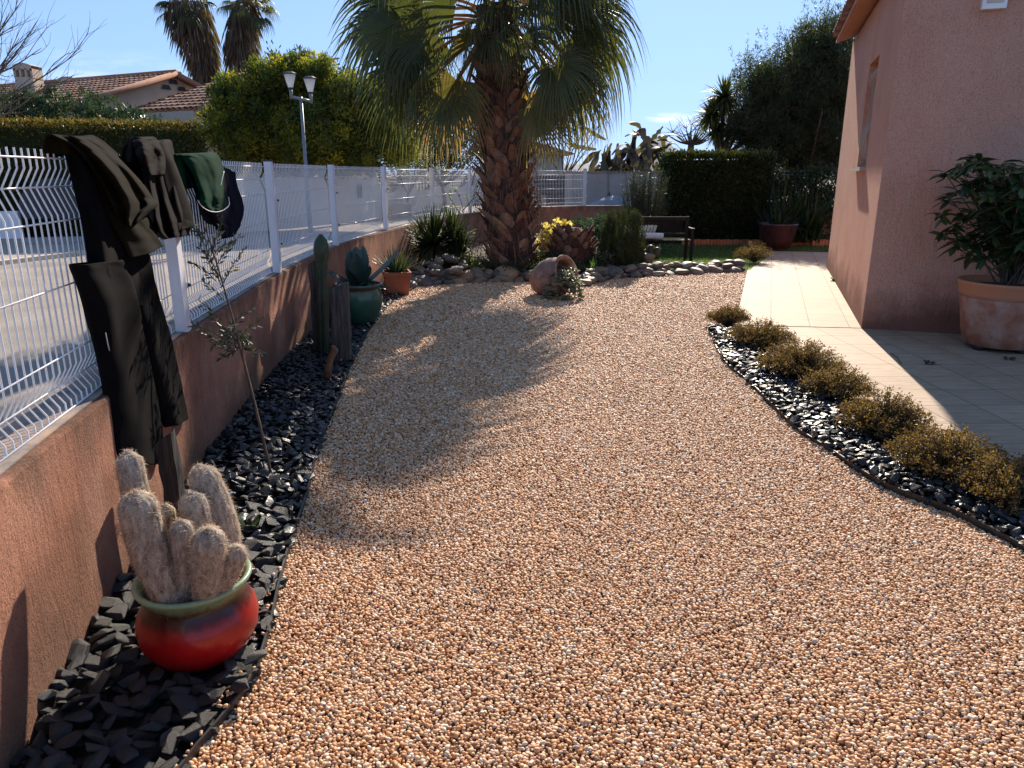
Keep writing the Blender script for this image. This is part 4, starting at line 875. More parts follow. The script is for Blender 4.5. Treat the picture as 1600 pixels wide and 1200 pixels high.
# ================================================================== CLOTHES ON THE FENCE
def fencept(px, py, w):
    """where the sight line to a garment point meets the curtain standing w metres in front of the fence"""
    d = ray(px, py); lo_, hi = .8, 12.
    for _ in range(50):
        D = (lo_+hi)/2; x = d[0]/d[1]*D
        if x > facex(D)-.085+w: lo_ = D
        else: hi = D
    return A(px, py, D)
def garment(name, par, rows, mat, folds=3., amp=.018, over=None, seed=0, nu=34, nv=48, thick=.006, label=None):
    """rows of (py, left px, right px, stand-off); 'over' adds the length that hangs behind the fence"""
    q = np.random.default_rng(seed); rows = [np.array(r, float) for r in rows]
    G_ = smooth_line([r for r in rows], 8); idx = np.linspace(0, len(G_)-1, nv); Rr = np.array([[np.interp(i, np.arange(len(G_)), G_[:, k]) for k in range(G_.shape[1])] for i in idx])
    V = []; u = np.linspace(0, 1, nu); ph = q.uniform(0, 6, 4)
    for i, r in enumerate(Rr):
        t = i/(nv-1); y0 = r[0]; yr = r[4] if len(r) > 4 else r[0]
        for uu in u:
            px = r[1]+(r[2]-r[1])*uu; py = y0+(yr-y0)*uu
            w_ = r[3]+amp*(math.sin(uu*folds*2*PI+ph[0]+t*1.6)+.5*math.sin(uu*folds*4.3+ph[1]+t*5)+.35*math.sin(t*14+uu*5+ph[2]))*(.35+.65*min(1, t*2))
            w_ += .035*math.sin(uu*PI)+amp*1.1*nz((uu*2.2+seed, t*3.5, 0), 1.)+amp*.5*nz((uu*6+seed, t*9, 3), 1.)
            V.append(fencept(px, py, w_))
    V = np.array(V)
    if over:
        g0 = V[:nu].copy(); pts = []
        for k in range(over, 0, -1):
            r = g0.copy(); r[:, 0] -= .03+.009*k; r[:, 2] -= .012+.045*(k-1); pts.append(r)
        top = g0.copy(); top[:, 0] -= .02; top[:, 2] += .012; V = np.concatenate(pts+[top, V]); nv += over+1
    m = M(); m.add(V, grid_faces(nu, nv), c=.5); o = m.build(name, mat, par, smooth=True)
    if label: o['label'] = label
    s = o.modifiers.new('thickness', 'SOLIDIFY'); s.thickness = thick; s.offset = 0
    s = o.modifiers.new('smooth', 'SUBSURF'); s.levels = 1; s.render_levels = 1
    return o
def softtube(name, par, rows, mat, depth=.035, folds=4, amp=.22, seed=0, n=30, nv=40, off=0.):
    """an empty sleeve or trouser leg: a flattened, creased tube hanging open at its end"""
    rows = [np.array(r, float) for r in rows]; G_ = smooth_line(rows, 8); idx = np.linspace(0, len(G_)-1, nv)
    Rr = np.array([[np.interp(i, np.arange(len(G_)), G_[:, k]) for k in range(G_.shape[1])] for i in idx]); V = []; a = np.linspace(0, 2*PI, n, endpoint=False)
    for i, r in enumerate(Rr):
        t = i/(nv-1); Lp_ = fencept(r[1], r[0], r[3]); Rp_ = fencept(r[2], r[4], r[3]); c0 = (Lp_+Rp_)/2; hf = (Rp_-Lp_)/2; nn = np.array([hf[1], -hf[0], 0]); nn = nn/np.linalg.norm(nn); nn = nn if nn[0] > 0 else -nn
        for q_ in a:
            k = 1+amp*math.sin(folds*q_+seed+t*2.5)+amp*.9*nz((math.cos(q_)*1.3+seed, math.sin(q_)*1.3, t*4), 1.)+amp*.5*nz((math.cos(q_)*2+seed, math.sin(q_)*2, t*14), 1.)
            sx = math.copysign(abs(math.cos(q_))**.8, math.cos(q_)); V.append(c0+hf*sx*(1+.05*(k-1))+nn*(depth*math.sin(q_)*k+off))
    m = M(); m.add(np.array(V), grid_faces(n, nv, True), c=.5); o = m.build(name, mat, par, smooth=True)
    s = o.modifiers.new('thickness', 'SOLIDIFY'); s.thickness = .004; s.offset = -1
    s = o.modifiers.new('smooth', 'SUBSURF'); s.levels = 1; s.render_levels = 1
    return o
def cloth(name, cols): return simple(name, cols, 10, .95, .35, .0015, 400, .06)
m_oli, m_blk, m_brn, m_grn, m_nvy = cloth('olive_cloth', [(.007, .006, .0035), (.012, .010, .006)]), cloth('black_cloth', [(.003, .003, .004), (.006, .0056, .006)]), cloth('brown_grey_cloth', [(.009, .0072, .007), (.014, .0115, .011)]), cloth('green_cloth', [(.0, .022, .012), (.002, .034, .018)]), cloth('navy_cloth', [(.005, .006, .012), (.010, .011, .02)])
cv = thing('coveralls', 'long dark olive coveralls thrown over the fence with both legs hanging down the wall', 'coveralls', fencept(180, 400, .05))
garment('torso', cv, [(222, 92, 150, .05, 214), (250, 104, 168, .06, 226), (300, 116, 200, .07, 262), (350, 128, 212, .08, 330), (400, 136, 222, .08, 392), (440, 140, 238, .08, 440), (470, 146, 246, .08, 480)], m_blk, 2.1, .011, 2, 1)
garment('shoulder_flap', cv, [(213, 84, 150, .10, 218), (222, 104, 176, .11, 238), (240, 126, 200, .125, 262), (270, 150, 224, .135, 288), (298, 166, 238, .14, 308), (322, 176, 247, .14, 320), (343, 184, 232, .13, 334), (356, 196, 214, .12, 350)], m_oli, 2.2, .016, 2, 2, thick=.006)
softtube('sleeve', cv, [(240, 128, 156, .09, 246), (290, 150, 184, .10, 288), (335, 168, 202, .11, 326), (366, 184, 222, .12, 350), (384, 194, 238, .13, 366), (403, 202, 250, .14, 384)], m_oli, .036, 5, .2, 3)
softtube('sleeve', cv, [(338, 206, 226, .10, 330), (356, 214, 236, .11, 346), (374, 218, 244, .115, 362)], m_oli, .022, 3, .2, 13, 24, 20)
softtube('trouser_leg', cv, [(414, 114, 186, .085, 404), (430, 119, 196, .085, 424), (470, 134, 208, .085, 466), (520, 148, 217, .075, 516), (580, 162, 230, .08, 576), (650, 174, 244, .085, 646), (700, 182, 250, .09, 696), (728, 190, 246, .09, 726)], m_blk, .045, 4, .22, 4)
softtube('trouser_leg', cv, [(402, 188, 226, .075, 394), (430, 198, 232, .08, 424), (470, 208, 242, .08, 464), (520, 221, 258, .085, 514), (580, 235, 274, .09, 574), (630, 247, 284, .095, 622), (668, 258, 291, .10, 654)], m_blk, .036, 3, .25, 5)
m = M(); m.add(*tube([fencept(165, 520, .15), fencept(168, 535, .15), fencept(171, 548, .15)], .0018, 6)); m.build('zip_pull', m_grey, cv, smooth=True)
jk = thing('brown_jacket', 'brown-grey fleece jacket slung over the fence between the coveralls and the green jacket', 'jacket', fencept(250, 300, .05))
garment('body', jk, [(228, 204, 268, .07, 220), (240, 207, 272, .08, 238), (270, 216, 279, .09, 268), (310, 226, 287, .10, 305), (345, 234, 297, .11, 338), (366, 243, 300, .11, 352), (374, 256, 294, .11, 368)], m_brn, 3.2, .02, 5, 6)
softtube('sleeve', jk, [(222, 232, 258, .09, 222), (256, 246, 270, .11, 252), (300, 258, 286, .115, 292), (340, 268, 298, .12, 330), (362, 272, 302, .12, 350)], m_brn, .028, 4, .22, 7)
garment('hood', jk, [(218, 208, 244, .09, 216), (228, 208, 250, .11, 226), (250, 216, 258, .12, 246), (275, 226, 258, .12, 272)], m_brn, 1.6, .014, 3, 7, 16)
jg = thing('green_jacket', 'dark green and navy sports jacket with white piping hung over the fence', 'jacket', fencept(325, 300, .05))
garment('body', jg, [(246, 284, 352, .06, 262), (262, 288, 364, .07, 270), (300, 304, 368, .08, 300), (330, 312, 372, .09, 322), (348, 322, 374, .09, 345), (352, 334, 376, .09, 352), (364, 342, 370, .09, 362), (372, 350, 364, .09, 370)], m_nvy, 2.4, .012, 4, 8)
garment('green_panel', jg, [(243, 276, 338, .09, 240), (250, 286, 346, .10, 252), (275, 302, 352, .105, 275), (300, 309, 355, .11, 300), (315, 311, 357, .11, 314), (324, 318, 354, .11, 322), (330, 330, 348, .11, 329)], m_grn, 1.8, .012, 5, 9)
softtube('sleeve', jg, [(268, 346, 366, .08, 268), (290, 350, 368, .09, 288), (320, 356, 377, .10, 312), (345, 358, 378, .10, 336), (373, 348, 366, .10, 366)], m_nvy, .024, 4, .22, 10, 24, 28)
m = M(); m.add(*tube(smooth_line([fencept(*p, .155) for p in ((309, 313), (316, 323), (328, 330), (341, 331), (351, 327), (358, 320), (357, 308))], 5), .0028, 5)); m.build('piping', m_white, jg, smooth=True)
m = M(); m.add(*tube(smooth_line([fencept(*p, .145) for p in ((350, 268), (347, 280), (345, 290))], 4), .0024, 5)); m.build('piping', m_white, jg, smooth=True)

# ================================================================== FOLIAGE
m_twg = simple('dead_twig', [(.05, .035, .025), (.10, .07, .05)], 20, .9)
for px, py, lab in ((1452, 568, 'curled dead leaf on the shaded patio tiles'), (1576, 562, 'dark dead leaf on the patio just in front of the terracotta pot')):
    b = G(px, py, .018); m = M(); m.add(*cards(np.tile(b+[0, 0, .012], (7, 1)), unit(7)*[1, 1, .35], unit(7), .06, .035, .2)); m.build('dead_leaf', m_twg, loc=b, label=lab, cat='leaf')
b = G(1392, 552, .02); e = G(1408, 568, .02); m = M(); m.add(*tube([b, (b+e)/2+[.01, 0, .012], e], .004, 5)); m.build('dead_twig', m_twg, loc=b, label='short dry twig lying on the shaded patio tiles near the house corner', cat='twig')
def clumps(c, rad, n, flat=1.):
    P = unit(n)*(rng.random(n)[:, None]**(1/2.4)); return np.array(c)+P*np.array(rad)*[1, 1, flat]
def leafcloud(m, centres, cr, per, L, W, up=.4, c0=None, spiky=0.):
    for cc in centres:
        k = max(3, int(per*random.uniform(.6, 1.3))); d = unit(k); P = cc+d*(rng.random(k)[:, None]**.5)*cr*random.uniform(.6, 1.3)
        D = d*(.6+spiky)+unit(k)*.8; D[:, 2] += up
        base = random.random() if c0 is None else c0
        V, F = cards(P, D, unit(k), L*rng.uniform(.6, 1.3, k), W*rng.uniform(.7, 1.2, k), .08); m.add(V, F, c=np.clip(base*.75+rng.random(k)*.32, 0, 1))
def tree(name, lab, cat, base, th, crown_c, crown_r, mat, ncl, cr, per, L, W, tr=.12, group=None, limbs=7, lobes=None, up=.3, bark=None, spiky=0., drop=0.):
    r_ = thing(name, lab, cat, base, group); m = M(); b = np.array(base, float); cc = np.array(crown_c, float); q = random.Random(hash(name) % 999 if False else int(abs(b[0]*37+b[1]*11)))
    fork = b+(cc-b)*[.8, .8, 0]+[0, 0, th]; m.add(*tube(smooth_line([b-[0, 0, .1], (b+fork)/2+[q.uniform(-.1, .1), 0, 0], fork], 5), np.linspace(tr, tr*.6, 11), 8))
    for k in range(limbs):
        a = k*2*PI/limbs+q.uniform(-.3, .3); tip = cc+np.array([math.cos(a)*crown_r[0]*.7, math.sin(a)*crown_r[1]*.7, crown_r[2]*q.uniform(-.3, .75)])
        m.add(*tube(smooth_line([fork, (fork+tip)/2+[0, 0, -.1*crown_r[2]], tip], 4), np.linspace(tr*.5, tr*.08, 9), 6))
    m.build('trunk', bark or m_bark, r_, smooth=True); m = M()
    if lobes is None: lobes = [(cc, crown_r)]
    for lc, lr in lobes:
        k = max(4, int(ncl*np.prod(lr)**(.67)/np.prod(crown_r)**(.67))); P = clumps(lc, lr, k)
        # push clumps to an uneven shell
        leafcloud(m, P, cr, per, L, W, up, None, spiky)
    m.build('crown', mat, r_); return r_
m_mim = leafmat('mimosa_leaf', [(.025, .045, .014), (.05, .075, .018), (.10, .13, .022), (.20, .19, .022), (.48, .37, .02)], .6, .45)
m_dgr = leafmat('dark_leaf', [(.008, .02, .010), (.016, .034, .014), (.028, .048, .02), (.05, .07, .03)], .5, .2, None, .2)
m_olv = leafmat('grey_leaf', [(.025, .035, .022), (.05, .062, .035), (.085, .095, .055)], .5, .25)
m_hed = leafmat('hedge_leaf', [(.012, .026, .008), (.02, .04, .012), (.05, .065, .018), (.11, .085, .03)], .4, .25, None, .2)
m_redt = leafmat('bronze_hedge_leaf', [(.03, .045, .012), (.07, .08, .02), (.15, .11, .03), (.22, .11, .04)], .4, .35, None, .2)
m_ole = leafmat('oleander_leaf', [(.02, .045, .02), (.04, .075, .035), (.10, .13, .08)], .32, .25, None, .2)
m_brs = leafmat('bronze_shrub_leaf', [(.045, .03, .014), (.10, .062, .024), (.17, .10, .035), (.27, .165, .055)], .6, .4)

# low bronze-green shrubs along the patio
SH = [(1140, 512, .22, .20, 'smallest bronze-green shrub, at the gravel tip of the row by the paved path'), (1192, 548, .30, .24, 'second bronze-green shrub of the row, just below the smallest one'), (1252, 596, .32, .29, 'widest bronze-green shrub, where the path tiles change direction'), (1312, 630, .24, .22, 'fourth bronze-green shrub of the row, overlapping the patio edge'), (1385, 690, .25, .26, 'rounded bronze-green shrub just up the bed from the twiggy open one'), (1484, 752, .27, .25, 'open twiggy bronze-green shrub near the shaded end of the row'), (1590, 800, .26, .22, 'dark shaded shrub closing the row at the picture edge beside the patio')]
for i, (px, py, r_, h, lab) in enumerate(SH):
    b = G(px, py); b[1] += .08; o = thing('bronze_shrub', lab, 'shrub', b, 'bronze-green shrubs between slate and patio'); m = M(); lf = M(); q = random.Random(i)
    for k in range(int(1050*r_)):
        a = q.uniform(0, 2*PI); rr = r_*1.2*math.sqrt(q.random()); top = np.array([b[0]+rr*math.cos(a), b[1]+rr*math.sin(a)*.95, h*(1.0-.42*(rr/r_)**2)*q.uniform(.5, 1.15)+.03])
        s_ = b+np.array([q.uniform(-.03, .03), q.uniform(-.03, .03), 0]); L = smooth_line([s_, (s_+top)/2+[0, 0, h*.12], top], 3)
        m.add(*tube(L, np.linspace(.004, .0012, len(L)), 3, False)); n = 34; t = rng.uniform(.35, 1.02, n)[:, None]
        P = np.stack([np.interp(t[:, 0], np.linspace(0, 1, len(L)), L[:, j]) for j in range(3)], 1)+rng.normal(0, .011, (n, 3)); D = unit(n); D[:, 2] += .5
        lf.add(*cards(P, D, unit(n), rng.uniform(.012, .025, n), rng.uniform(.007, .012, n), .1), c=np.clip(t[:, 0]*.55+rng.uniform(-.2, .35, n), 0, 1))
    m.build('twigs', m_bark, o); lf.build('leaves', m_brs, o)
b = G(1178, 412); b[2] = .02; o = thing('brown_shrub', 'spreading low brown shrub between the lawn border and the start of the path', 'shrub', b); lf = M(); tw = M()
for k in range(150):
    a = random.uniform(0, 2*PI); rr = .42*math.sqrt(random.random()); top = b+np.array([rr*math.cos(a), rr*math.sin(a)*.8, .34*(1-.6*(rr/.42)**2)*random.uniform(.6, 1.1)+.03])
    tw.add(*tube([b, (b+top)/2+[0, 0, .05], top], [.004, .003, .001], 3, False)); n = 26; t = rng.uniform(.4, 1.03, n)[:, None]; P = b+(top-b)*t+rng.normal(0, .016, (n, 3)); P[:, 2] += .04*np.sin(t[:, 0]*PI)
    lf.add(*cards(P, unit(n)+[0, 0, .5], unit(n), .024, .01), c=rng.uniform(.2, 1, n))
tw.build('twigs', m_bark, o); lf.build('leaves', m_brs, o)
b = A(1303, 438, 11.6); b[2] = .02; o = thing('wall_weed', 'bright green weed sprouting where the path meets the house wall', 'weed', b); m = M()
for k in range(26): m.add(*blade(b, random.uniform(0, 6.3), R(random.uniform(15, 75)), random.uniform(.06, .12), .03, .3, 5, lambda t: np.sin(np.clip(t*.95+.04, 0, 1)*PI)), c=random.random())
m.build('leaves', leafmat('weed_leaf', [(.08, .17, .03), (.14, .26, .05)], .5, .4), o)

# plants of the stone-edged bed
m_con = leafmat('conifer_spray', [(.015, .026, .012), (.03, .045, .018), (.055, .07, .025), (.12, .10, .035)], .55, .25)
m_yuc = leafmat('yucca_leaf', [(.015, .028, .012), (.03, .045, .018), (.06, .07, .03), (.12, .09, .05)], .6, .3, None, .25)
def tuft(name, lab, cat, b, n, L, w_, el0, el1, mat, dr=.25, spread=.1, hh=0., parts='leaves', cr=None):
    o = thing(name, lab, cat, b); m = M()
    for k in range(n):
        az = random.uniform(0, 2*PI); el = R(random.uniform(el0, el1)); p = np.array(b)+np.array([math.cos(az)*spread*random.random(), math.sin(az)*spread*random.random(), hh*random.random()])
        m.add(*blade(p, az, el, L*random.uniform(.65, 1.05), w_, dr*random.uniform(.3, 1.3), 6, lambda t: np.minimum(1, (1-t)*1.6)**.8, random.uniform(-.3, .3), .3), c=(random.random() if cr is None else random.uniform(*cr)))
    m.build(parts, mat, o, smooth=True); return o
o = thing('yucca', 'dense clump of dark sword-leaved yucca between the pink wall and the palm trunk', 'yucca', (-1.22, 12.6, .1)); m = M()
for cx, cy, cz, k, LL in ((-1.3, 12.5, .48, 230, .78), (-1.02, 12.7, .52, 200, .74), (-1.5, 12.7, .42, 150, .66), (-.85, 12.4, .32, 150, .6)):
    for j in range(k):
        el = random.uniform(-35, 88); m.add(*blade((cx, cy, cz), random.uniform(0, 6.28), R(el), LL*random.uniform(.7, 1.1), .032, .12 if el > 10 else .35, 6, lambda t: np.minimum(1, (1-t)*1.8)**.8, random.uniform(-.3, .3), .3), c=(random.uniform(0, .6) if el > 0 else random.uniform(.5, 1)))
m.build('leaves', m_yuc, o, smooth=True)
m_ygr = leafmat('yellow_green_leaf', [(.09, .13, .02), (.18, .22, .04), (.30, .30, .08)], .45, .5)
tuft('palm_seedling', 'yellow-green palm seedling with arching leaflets at the foot of the big trunk', 'seedling', A(738, 408, 12.0)*[1, 1, 0]+[0, 0, .15], 70, .42, .018, 10, 85, m_ygr, .3)
o = thing('bare_rose', 'thin bare-stemmed rose with a few yellow leaves beside the palm trunk', 'rose bush', A(735, 400, 12.2)*[1, 1, 0]+[0, 0, .15]); m = M(); lf = M(); b = A(732, 400, 12.2)
for pts in (((738, 400), (728, 360), (722, 320), (712, 296)), ((728, 360), (735, 330), (728, 305)), ((722, 330), (738, 312), (745, 296)), ((738, 390), (746, 350), (741, 310)), ((724, 340), (706, 315), (700, 300))):
    L = smooth_line([A(*p, 12.2) for p in pts], 4); m.add(*tube(L, np.linspace(.009, .003, len(L)), 5))
    P = L[-6:]+rng.normal(0, .02, (6, 3)); lf.add(*cards(P, unit(6), unit(6), .06, .04), c=rng.random(6))
m.build('stems', m_bark, o); lf.build('leaves', m_ygr, o)
# stump of a second palm
sb = np.array([1.02, 12.6, .05]); o = thing('palm_stump', 'squat reddish-brown palm stump beside the flowering shrub and the urn', 'palm stump', sb); m = M()
m.add(*tube([sb+[0, 0, -.1], sb+[0, 0, .3], sb+[0, 0, .62], sb+[0, 0, .72]], [.36, .38, .3, .1], 18)); m.build('trunk', m_fibre, o, smooth=True); m = M()
for k in range(9):
    z = .06+k*.075; r0 = .34*math.sqrt(max(.1, 1-(z/.85)**3))
    for j in range(10): boot(m, sb+[0, 0, z-.05], j*.628+(k % 2)*.31+random.uniform(-.1, .1), r0, random.uniform(.14, .22), random.uniform(.15, .22), .5, random.uniform(-.3, .3), .03)
m.build('leaf_bases', m_boot, o)
def leafbush(name, lab, cat, b, rad, n, L, W, mat, per=14, cr=.06, up=.3, stems=True, shape=1.):
    o = thing(name, lab, cat, b); m = M(); c_ = np.array(b)+[0, 0, rad[2]]
    d = unit(n); P = c_+d*(rng.random(n)[:, None]**.4)*np.array(rad); leafcloud(m, P, cr, per, L, W, up); m.build('leaves', mat, o)
    m = M()
    for k in range(16): m.add(*tube([np.array(b)+[random.uniform(-.05, .05), 0, -.02], (np.array(b)+P[k])/2+[0, 0, .03], P[k]], [.01, .006, .002], 4, False))
    m.build('stems', m_bark, o); return o
m_flw = leafmat('pale_yellow_bloom', [(.10, .12, .03), (.40, .30, .10), (.62, .50, .22), (.70, .62, .45)], .5, .5)
leafbush('flowering_shrub', 'shrub with pale yellow and cream blooms at the right of the palm trunk', 'shrub', (.85, 13.2, .12), (.42, .3, .36), 210, .07, .05, m_flw, 12)
leafbush('low_succulent', 'low dark succulent mat behind the urn and beside the palm trunk', 'succulent', (.55, 12.4, .1), (.35, .35, .14), 130, .06, .03, m_con, 12, .07)
leafbush('trailing_rosemary', 'dull green trailing plant among the stones just under the yucca', 'ground plant', (-.75, 12.0, .08), (.45, .22, .13), 120, .07, .014, m_olv, 14, .08)
leafbush('euphorbia_clump', 'fleshy grey-green clump spilling over the stones between the stump and the conifer', 'succulent', (1.45, 12.35, .08), (.28, .22, .15), 90, .06, .03, m_olv, 12, .07)
m_gls = leafmat('bright_glossy_leaf', [(.02, .05, .025), (.04, .09, .04), (.09, .15, .07)], .22, .25, None, .8)
leafbush('glossy_shrub', 'glossy green shrub glinting behind the palm stump', 'shrub', (1.75, 15.0, .1), (.75, .4, .36), 200, .10, .055, m_gls, 10, .09)
tuft('narcissus_clump', 'bright green strap-leaved clump beside the columnar conifer', 'bulb plant', (1.28, 11.95, .05), 60, .34, .02, 50, 88, leafmat('strap_leaf', [(.05, .11, .03), (.10, .18, .05)], .4, .45), .2)
tuft('variegated_rosette', 'small silver-striped rosette plant above the strap-leaved clump', 'plant', (1.42, 12.5, .22), 46, .20, .035, 10, 80, leafmat('silver_leaf', [(.16, .19, .16), (.40, .42, .38), (.10, .14, .09)], .3, .3, None, .8), .3)
cb_ = np.array([1.87, 12.75, .03]); o = thing('columnar_conifer', 'dense dark green columnar conifer with fluted upright sprays before the bench', 'conifer', cb_); m = M()
for k in range(1100):
    a = random.uniform(0, 2*PI); z = random.uniform(.02, .86); r0 = .34*math.sqrt(max(.03, 1-(z/1.0)**3))*(1+.16*math.cos(a*7+z*2)); p = cb_+[r0*math.cos(a)*random.uniform(.8, 1), r0*math.sin(a)*.9, z]
    n = 26; t = rng.random(n)[:, None]; P = p+np.array([math.cos(a)*.02, math.sin(a)*.02, .17])*t+rng.normal(0, .012, (n, 3)); D = np.array([math.cos(a)*.5, math.sin(a)*.5, 1.])+unit(n)*.6
    m.add(*cards(P, D, unit(n), .03, .011), c=np.clip(rng.uniform(0, .6, n)+.4*(random.random() < .25), 0, 1))
m.build('foliage', m_con, o); m = M(); m.add(*tube([cb_+[0, 0, -.05], cb_+[0, 0, .55], cb_+[0, 0, .8]], [.22, .22, .02], 12)); m.build('trunk', m_con, o, smooth=True)
o = thing('golden_cactus', 'small golden spiny cactus on the boulder beside the conifer', 'cactus', A(1018, 400, 12.95)); m = M(); c0 = A(1016, 397, 12.95)
for dx, r0, h in ((0, .07, .16), (.11, .06, .12), (-.09, .05, .08)): m.add(*tube([c0+[dx, 0, -.08], c0+[dx, 0, h*.5], c0+[dx, 0, h*.9], c0+[dx, 0, h]], [r0, r0*1.05, r0*.75, .01], 12))
m.build('stems', m_cac, o, smooth=True); m = M(); P = c0+rng.uniform([-.16, -.07, -.05], [.17, .07, .16], (500, 3)); m.add(*cards(P, unit(500), unit(500), .04, .003)); m.build('spines', simple('gold', [(.35, .27, .12), (.5, .4, .2)], 5), o)
leafbush('creeping_plant', 'low green creeping plant around the foot of the palm trunk', 'ground plant', (.2, 11.85, .1), (.5, .2, .08), 60, .07, .02, m_yuc, 10, .06)
leafbush('creeping_plant', 'low green creeping plant between the urn and the palm stump', 'ground plant', (.85, 11.75, .1), (.3, .2, .09), 50, .06, .025, m_con, 10, .06)
# tall shrub beside the hedge, and dark leafy mass under it
b = np.array([2.9, 16.6, 0]); o = thing('rosemary_shrub', 'tall feathery grey-green shrub at the corner of the clipped hedge', 'shrub', b); m = M(); st2 = M()
for k in range(190):
    a = random.uniform(0, 2*PI); rr = .52*random.random()**.6; top = b+[rr*math.cos(a), rr*math.sin(a)*.8, random.uniform(.9, 1.95)*(1-.25*rr)]; s_ = b+[rr*.5*math.cos(a), rr*.5*math.sin(a), .1]; st2.add(*tube([s_, top], [.008, .003], 4, False))
    n = 70; t = rng.uniform(.15, 1.02, n)[:, None]; m.add(*cards(s_+(top-s_)*t, unit(n)+[0, 0, .9], unit(n), .075, .011), c=rng.random(n))
st2.build('stems', m_bark, o); m.build('leaves', m_olv, o)
leafbush('dark_shrub', 'dark low shrub behind the bench, under the feathery one', 'shrub', (2.8, 16.0, 0), (.75, .4, .4), 160, .08, .03, m_dgr, 14, .1)
# clipped hedge
def hedge(name, lab, x0, x1, y0, y1, z1, mat, dens, L, W, cat='hedge', rot=0., z0=0., org=None, label_c=None):
    c0 = np.array([(x0+x1)/2, (y0+y1)/2, z0]) if org is None else np.array(org); hx, hy = (x1-x0)/2, (y1-y0)/2; o = thing(name, lab, cat, c0); m = M()
    ca, sa = math.cos(rot), math.sin(rot); Mx = np.array([[ca, -sa, 0], [sa, ca, 0], [0, 0, 1]])
    V, F = box((0, 0, (z0+z1)/2-.02-z0), (2*hx-.24, 2*hy-.24, z1-z0-.22)); m.add(V@Mx.T+c0, F, c=.05)
    H_ = z1-z0
    for face, area in (('f', 2*hx*H_), ('t', 4*hx*hy), ('l', 2*hy*H_), ('r', 2*hy*H_), ('b', 2*hx*H_*.4)):
        n = int(area*dens); u, v = rng.uniform(-1, 1, n), rng.uniform(0, 1, n); dz = rng.normal(0, .035, n)-.03; bul = .045*np.array([nz((a*hx, face in 'lr', b*H_), 2.) for a, b in zip(u, v)])+dz
        if face == 'f': P = np.stack([u*hx, -hy-bul, v*H_], 1); N0 = [0, -1, .2]
        elif face == 'b': P = np.stack([u*hx, hy+bul, v*H_], 1); N0 = [0, 1, .2]
        elif face == 't': P = np.stack([u*hx, (v*2-1)*hy, H_+bul], 1); N0 = [0, 0, 1]
        else: s = -1 if face == 'l' else 1; P = np.stack([s*(hx+bul), u*hy, v*H_], 1); N0 = [s, 0, .2]
        k = rng.random(n) < .05; P += np.array(N0)*(k*rng.uniform(.02, .12, n))[:, None]
        D = unit(n)*.9+np.array(N0)*.7+[0, 0, .3]; V, F = cards(P, D, unit(n), L*rng.uniform(.6, 1.2, n), W*rng.uniform(.7, 1.2, n), .1)
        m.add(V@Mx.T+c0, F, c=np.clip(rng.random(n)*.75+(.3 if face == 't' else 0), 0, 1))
    m.build('foliage', mat, o); return o
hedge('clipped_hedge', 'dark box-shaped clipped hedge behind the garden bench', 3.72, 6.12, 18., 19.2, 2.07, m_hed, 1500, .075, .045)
m = M()
for k in range(46): m.add(*box((4.0+k*.075, 17.55+.02*math.sin(k*.2), .07), (.062, .05, .15+.01*(k % 3))), c=random.random())
m.build('brick_edging', m_terra, loc=(5.5, 17.6, 0), label='row of upright terracotta bricks edging the bed before the hedge', cat='edging')
m = M()
for k in range(34): m.add(*box((7.0+k*.075, 17.4, .07), (.062, .05, .13)), c=random.random())
m.build('brick_edging', m_terra, loc=(8.2, 17.4, 0), label='short run of terracotta edging bricks just beyond the end of the path', cat='edging')
# bench
bx0, bx1, by = 2.28, 3.42, 14.35; be = thing('garden_bench', 'dark slatted garden bench with a lattice back on the lawn', 'bench', ((bx0+bx1)/2, by, 0))
m_bw = simple('dark_stained_wood', [(.014, .008, .005), (.035, .02, .013)], 10, .85, .4, .003, 40)
for x in (bx0+.03, bx1-.03):
    m = M(); m.add(*box((x, by+.25, .42), (.055, .05, .84))); m.build('leg', m_bw, be); m = M(); m.add(*box((x, by-.22, .31), (.055, .05, .62))); m.build('leg', m_bw, be)
    m = M(); m.add(*box((x, by-.0, .635), (.065, .56, .03))); m.build('armrest', m_bw, be)
m = M()
for k in range(6): m.add(*box(((bx0+bx1)/2, by-.22+k*.085, .42), (bx1-bx0-.06, .062, .022)))
m.build('seat', m_bw, be); m = M(); m.add(*box(((bx0+bx1)/2, by+.26, .80), (bx1-bx0, .035, .07))); m.add(*box(((bx0+bx1)/2, by+.26, .50), (bx1-bx0-.06, .03, .05)))
for k in range(30):
    x = bx0+.05+k*(bx1-bx0-.10)/29
    for s in (-1, 1):
        x2 = x+s*.2; 
        if bx0+.04 < x2 < bx1-.04: P = [[x, by+.26+s*.006, .52], [x2, by+.26+s*.006, .77]]; m.add(*tube(P, .008, 4))
m.build('backrest', m_bw, be)
m = M(); P = smooth_line([(2.34, by-.12, .495), (2.6, by-.12, .50), (2.86, by-.14, .495)], 4); m.add(*tube(P, .062, 14)); m.build('rolled_cushion', m_white, loc=(2.6, by-.12, .43), smooth=True, label='white rolled cushion lying on the bench seat', cat='cushion')
m = M()
for k in range(7): m.add(*tube([[2.36+k*.062, by+.19, .52], [2.385+k*.062, by+.21, .60], [2.41+k*.062, by+.235, .67]], .028, 8))  # pale ribs added to imitate sunlight coming through the bench lattice
m.build('sunlight_ribs', simple('sunlight_cream', [(.6, .54, .4), (.7, .64, .5)], 8, .8), loc=(2.55, by+.2, .5), smooth=True, label='cream ribs imitating sunlight through the bench lattice', cat='cushion')
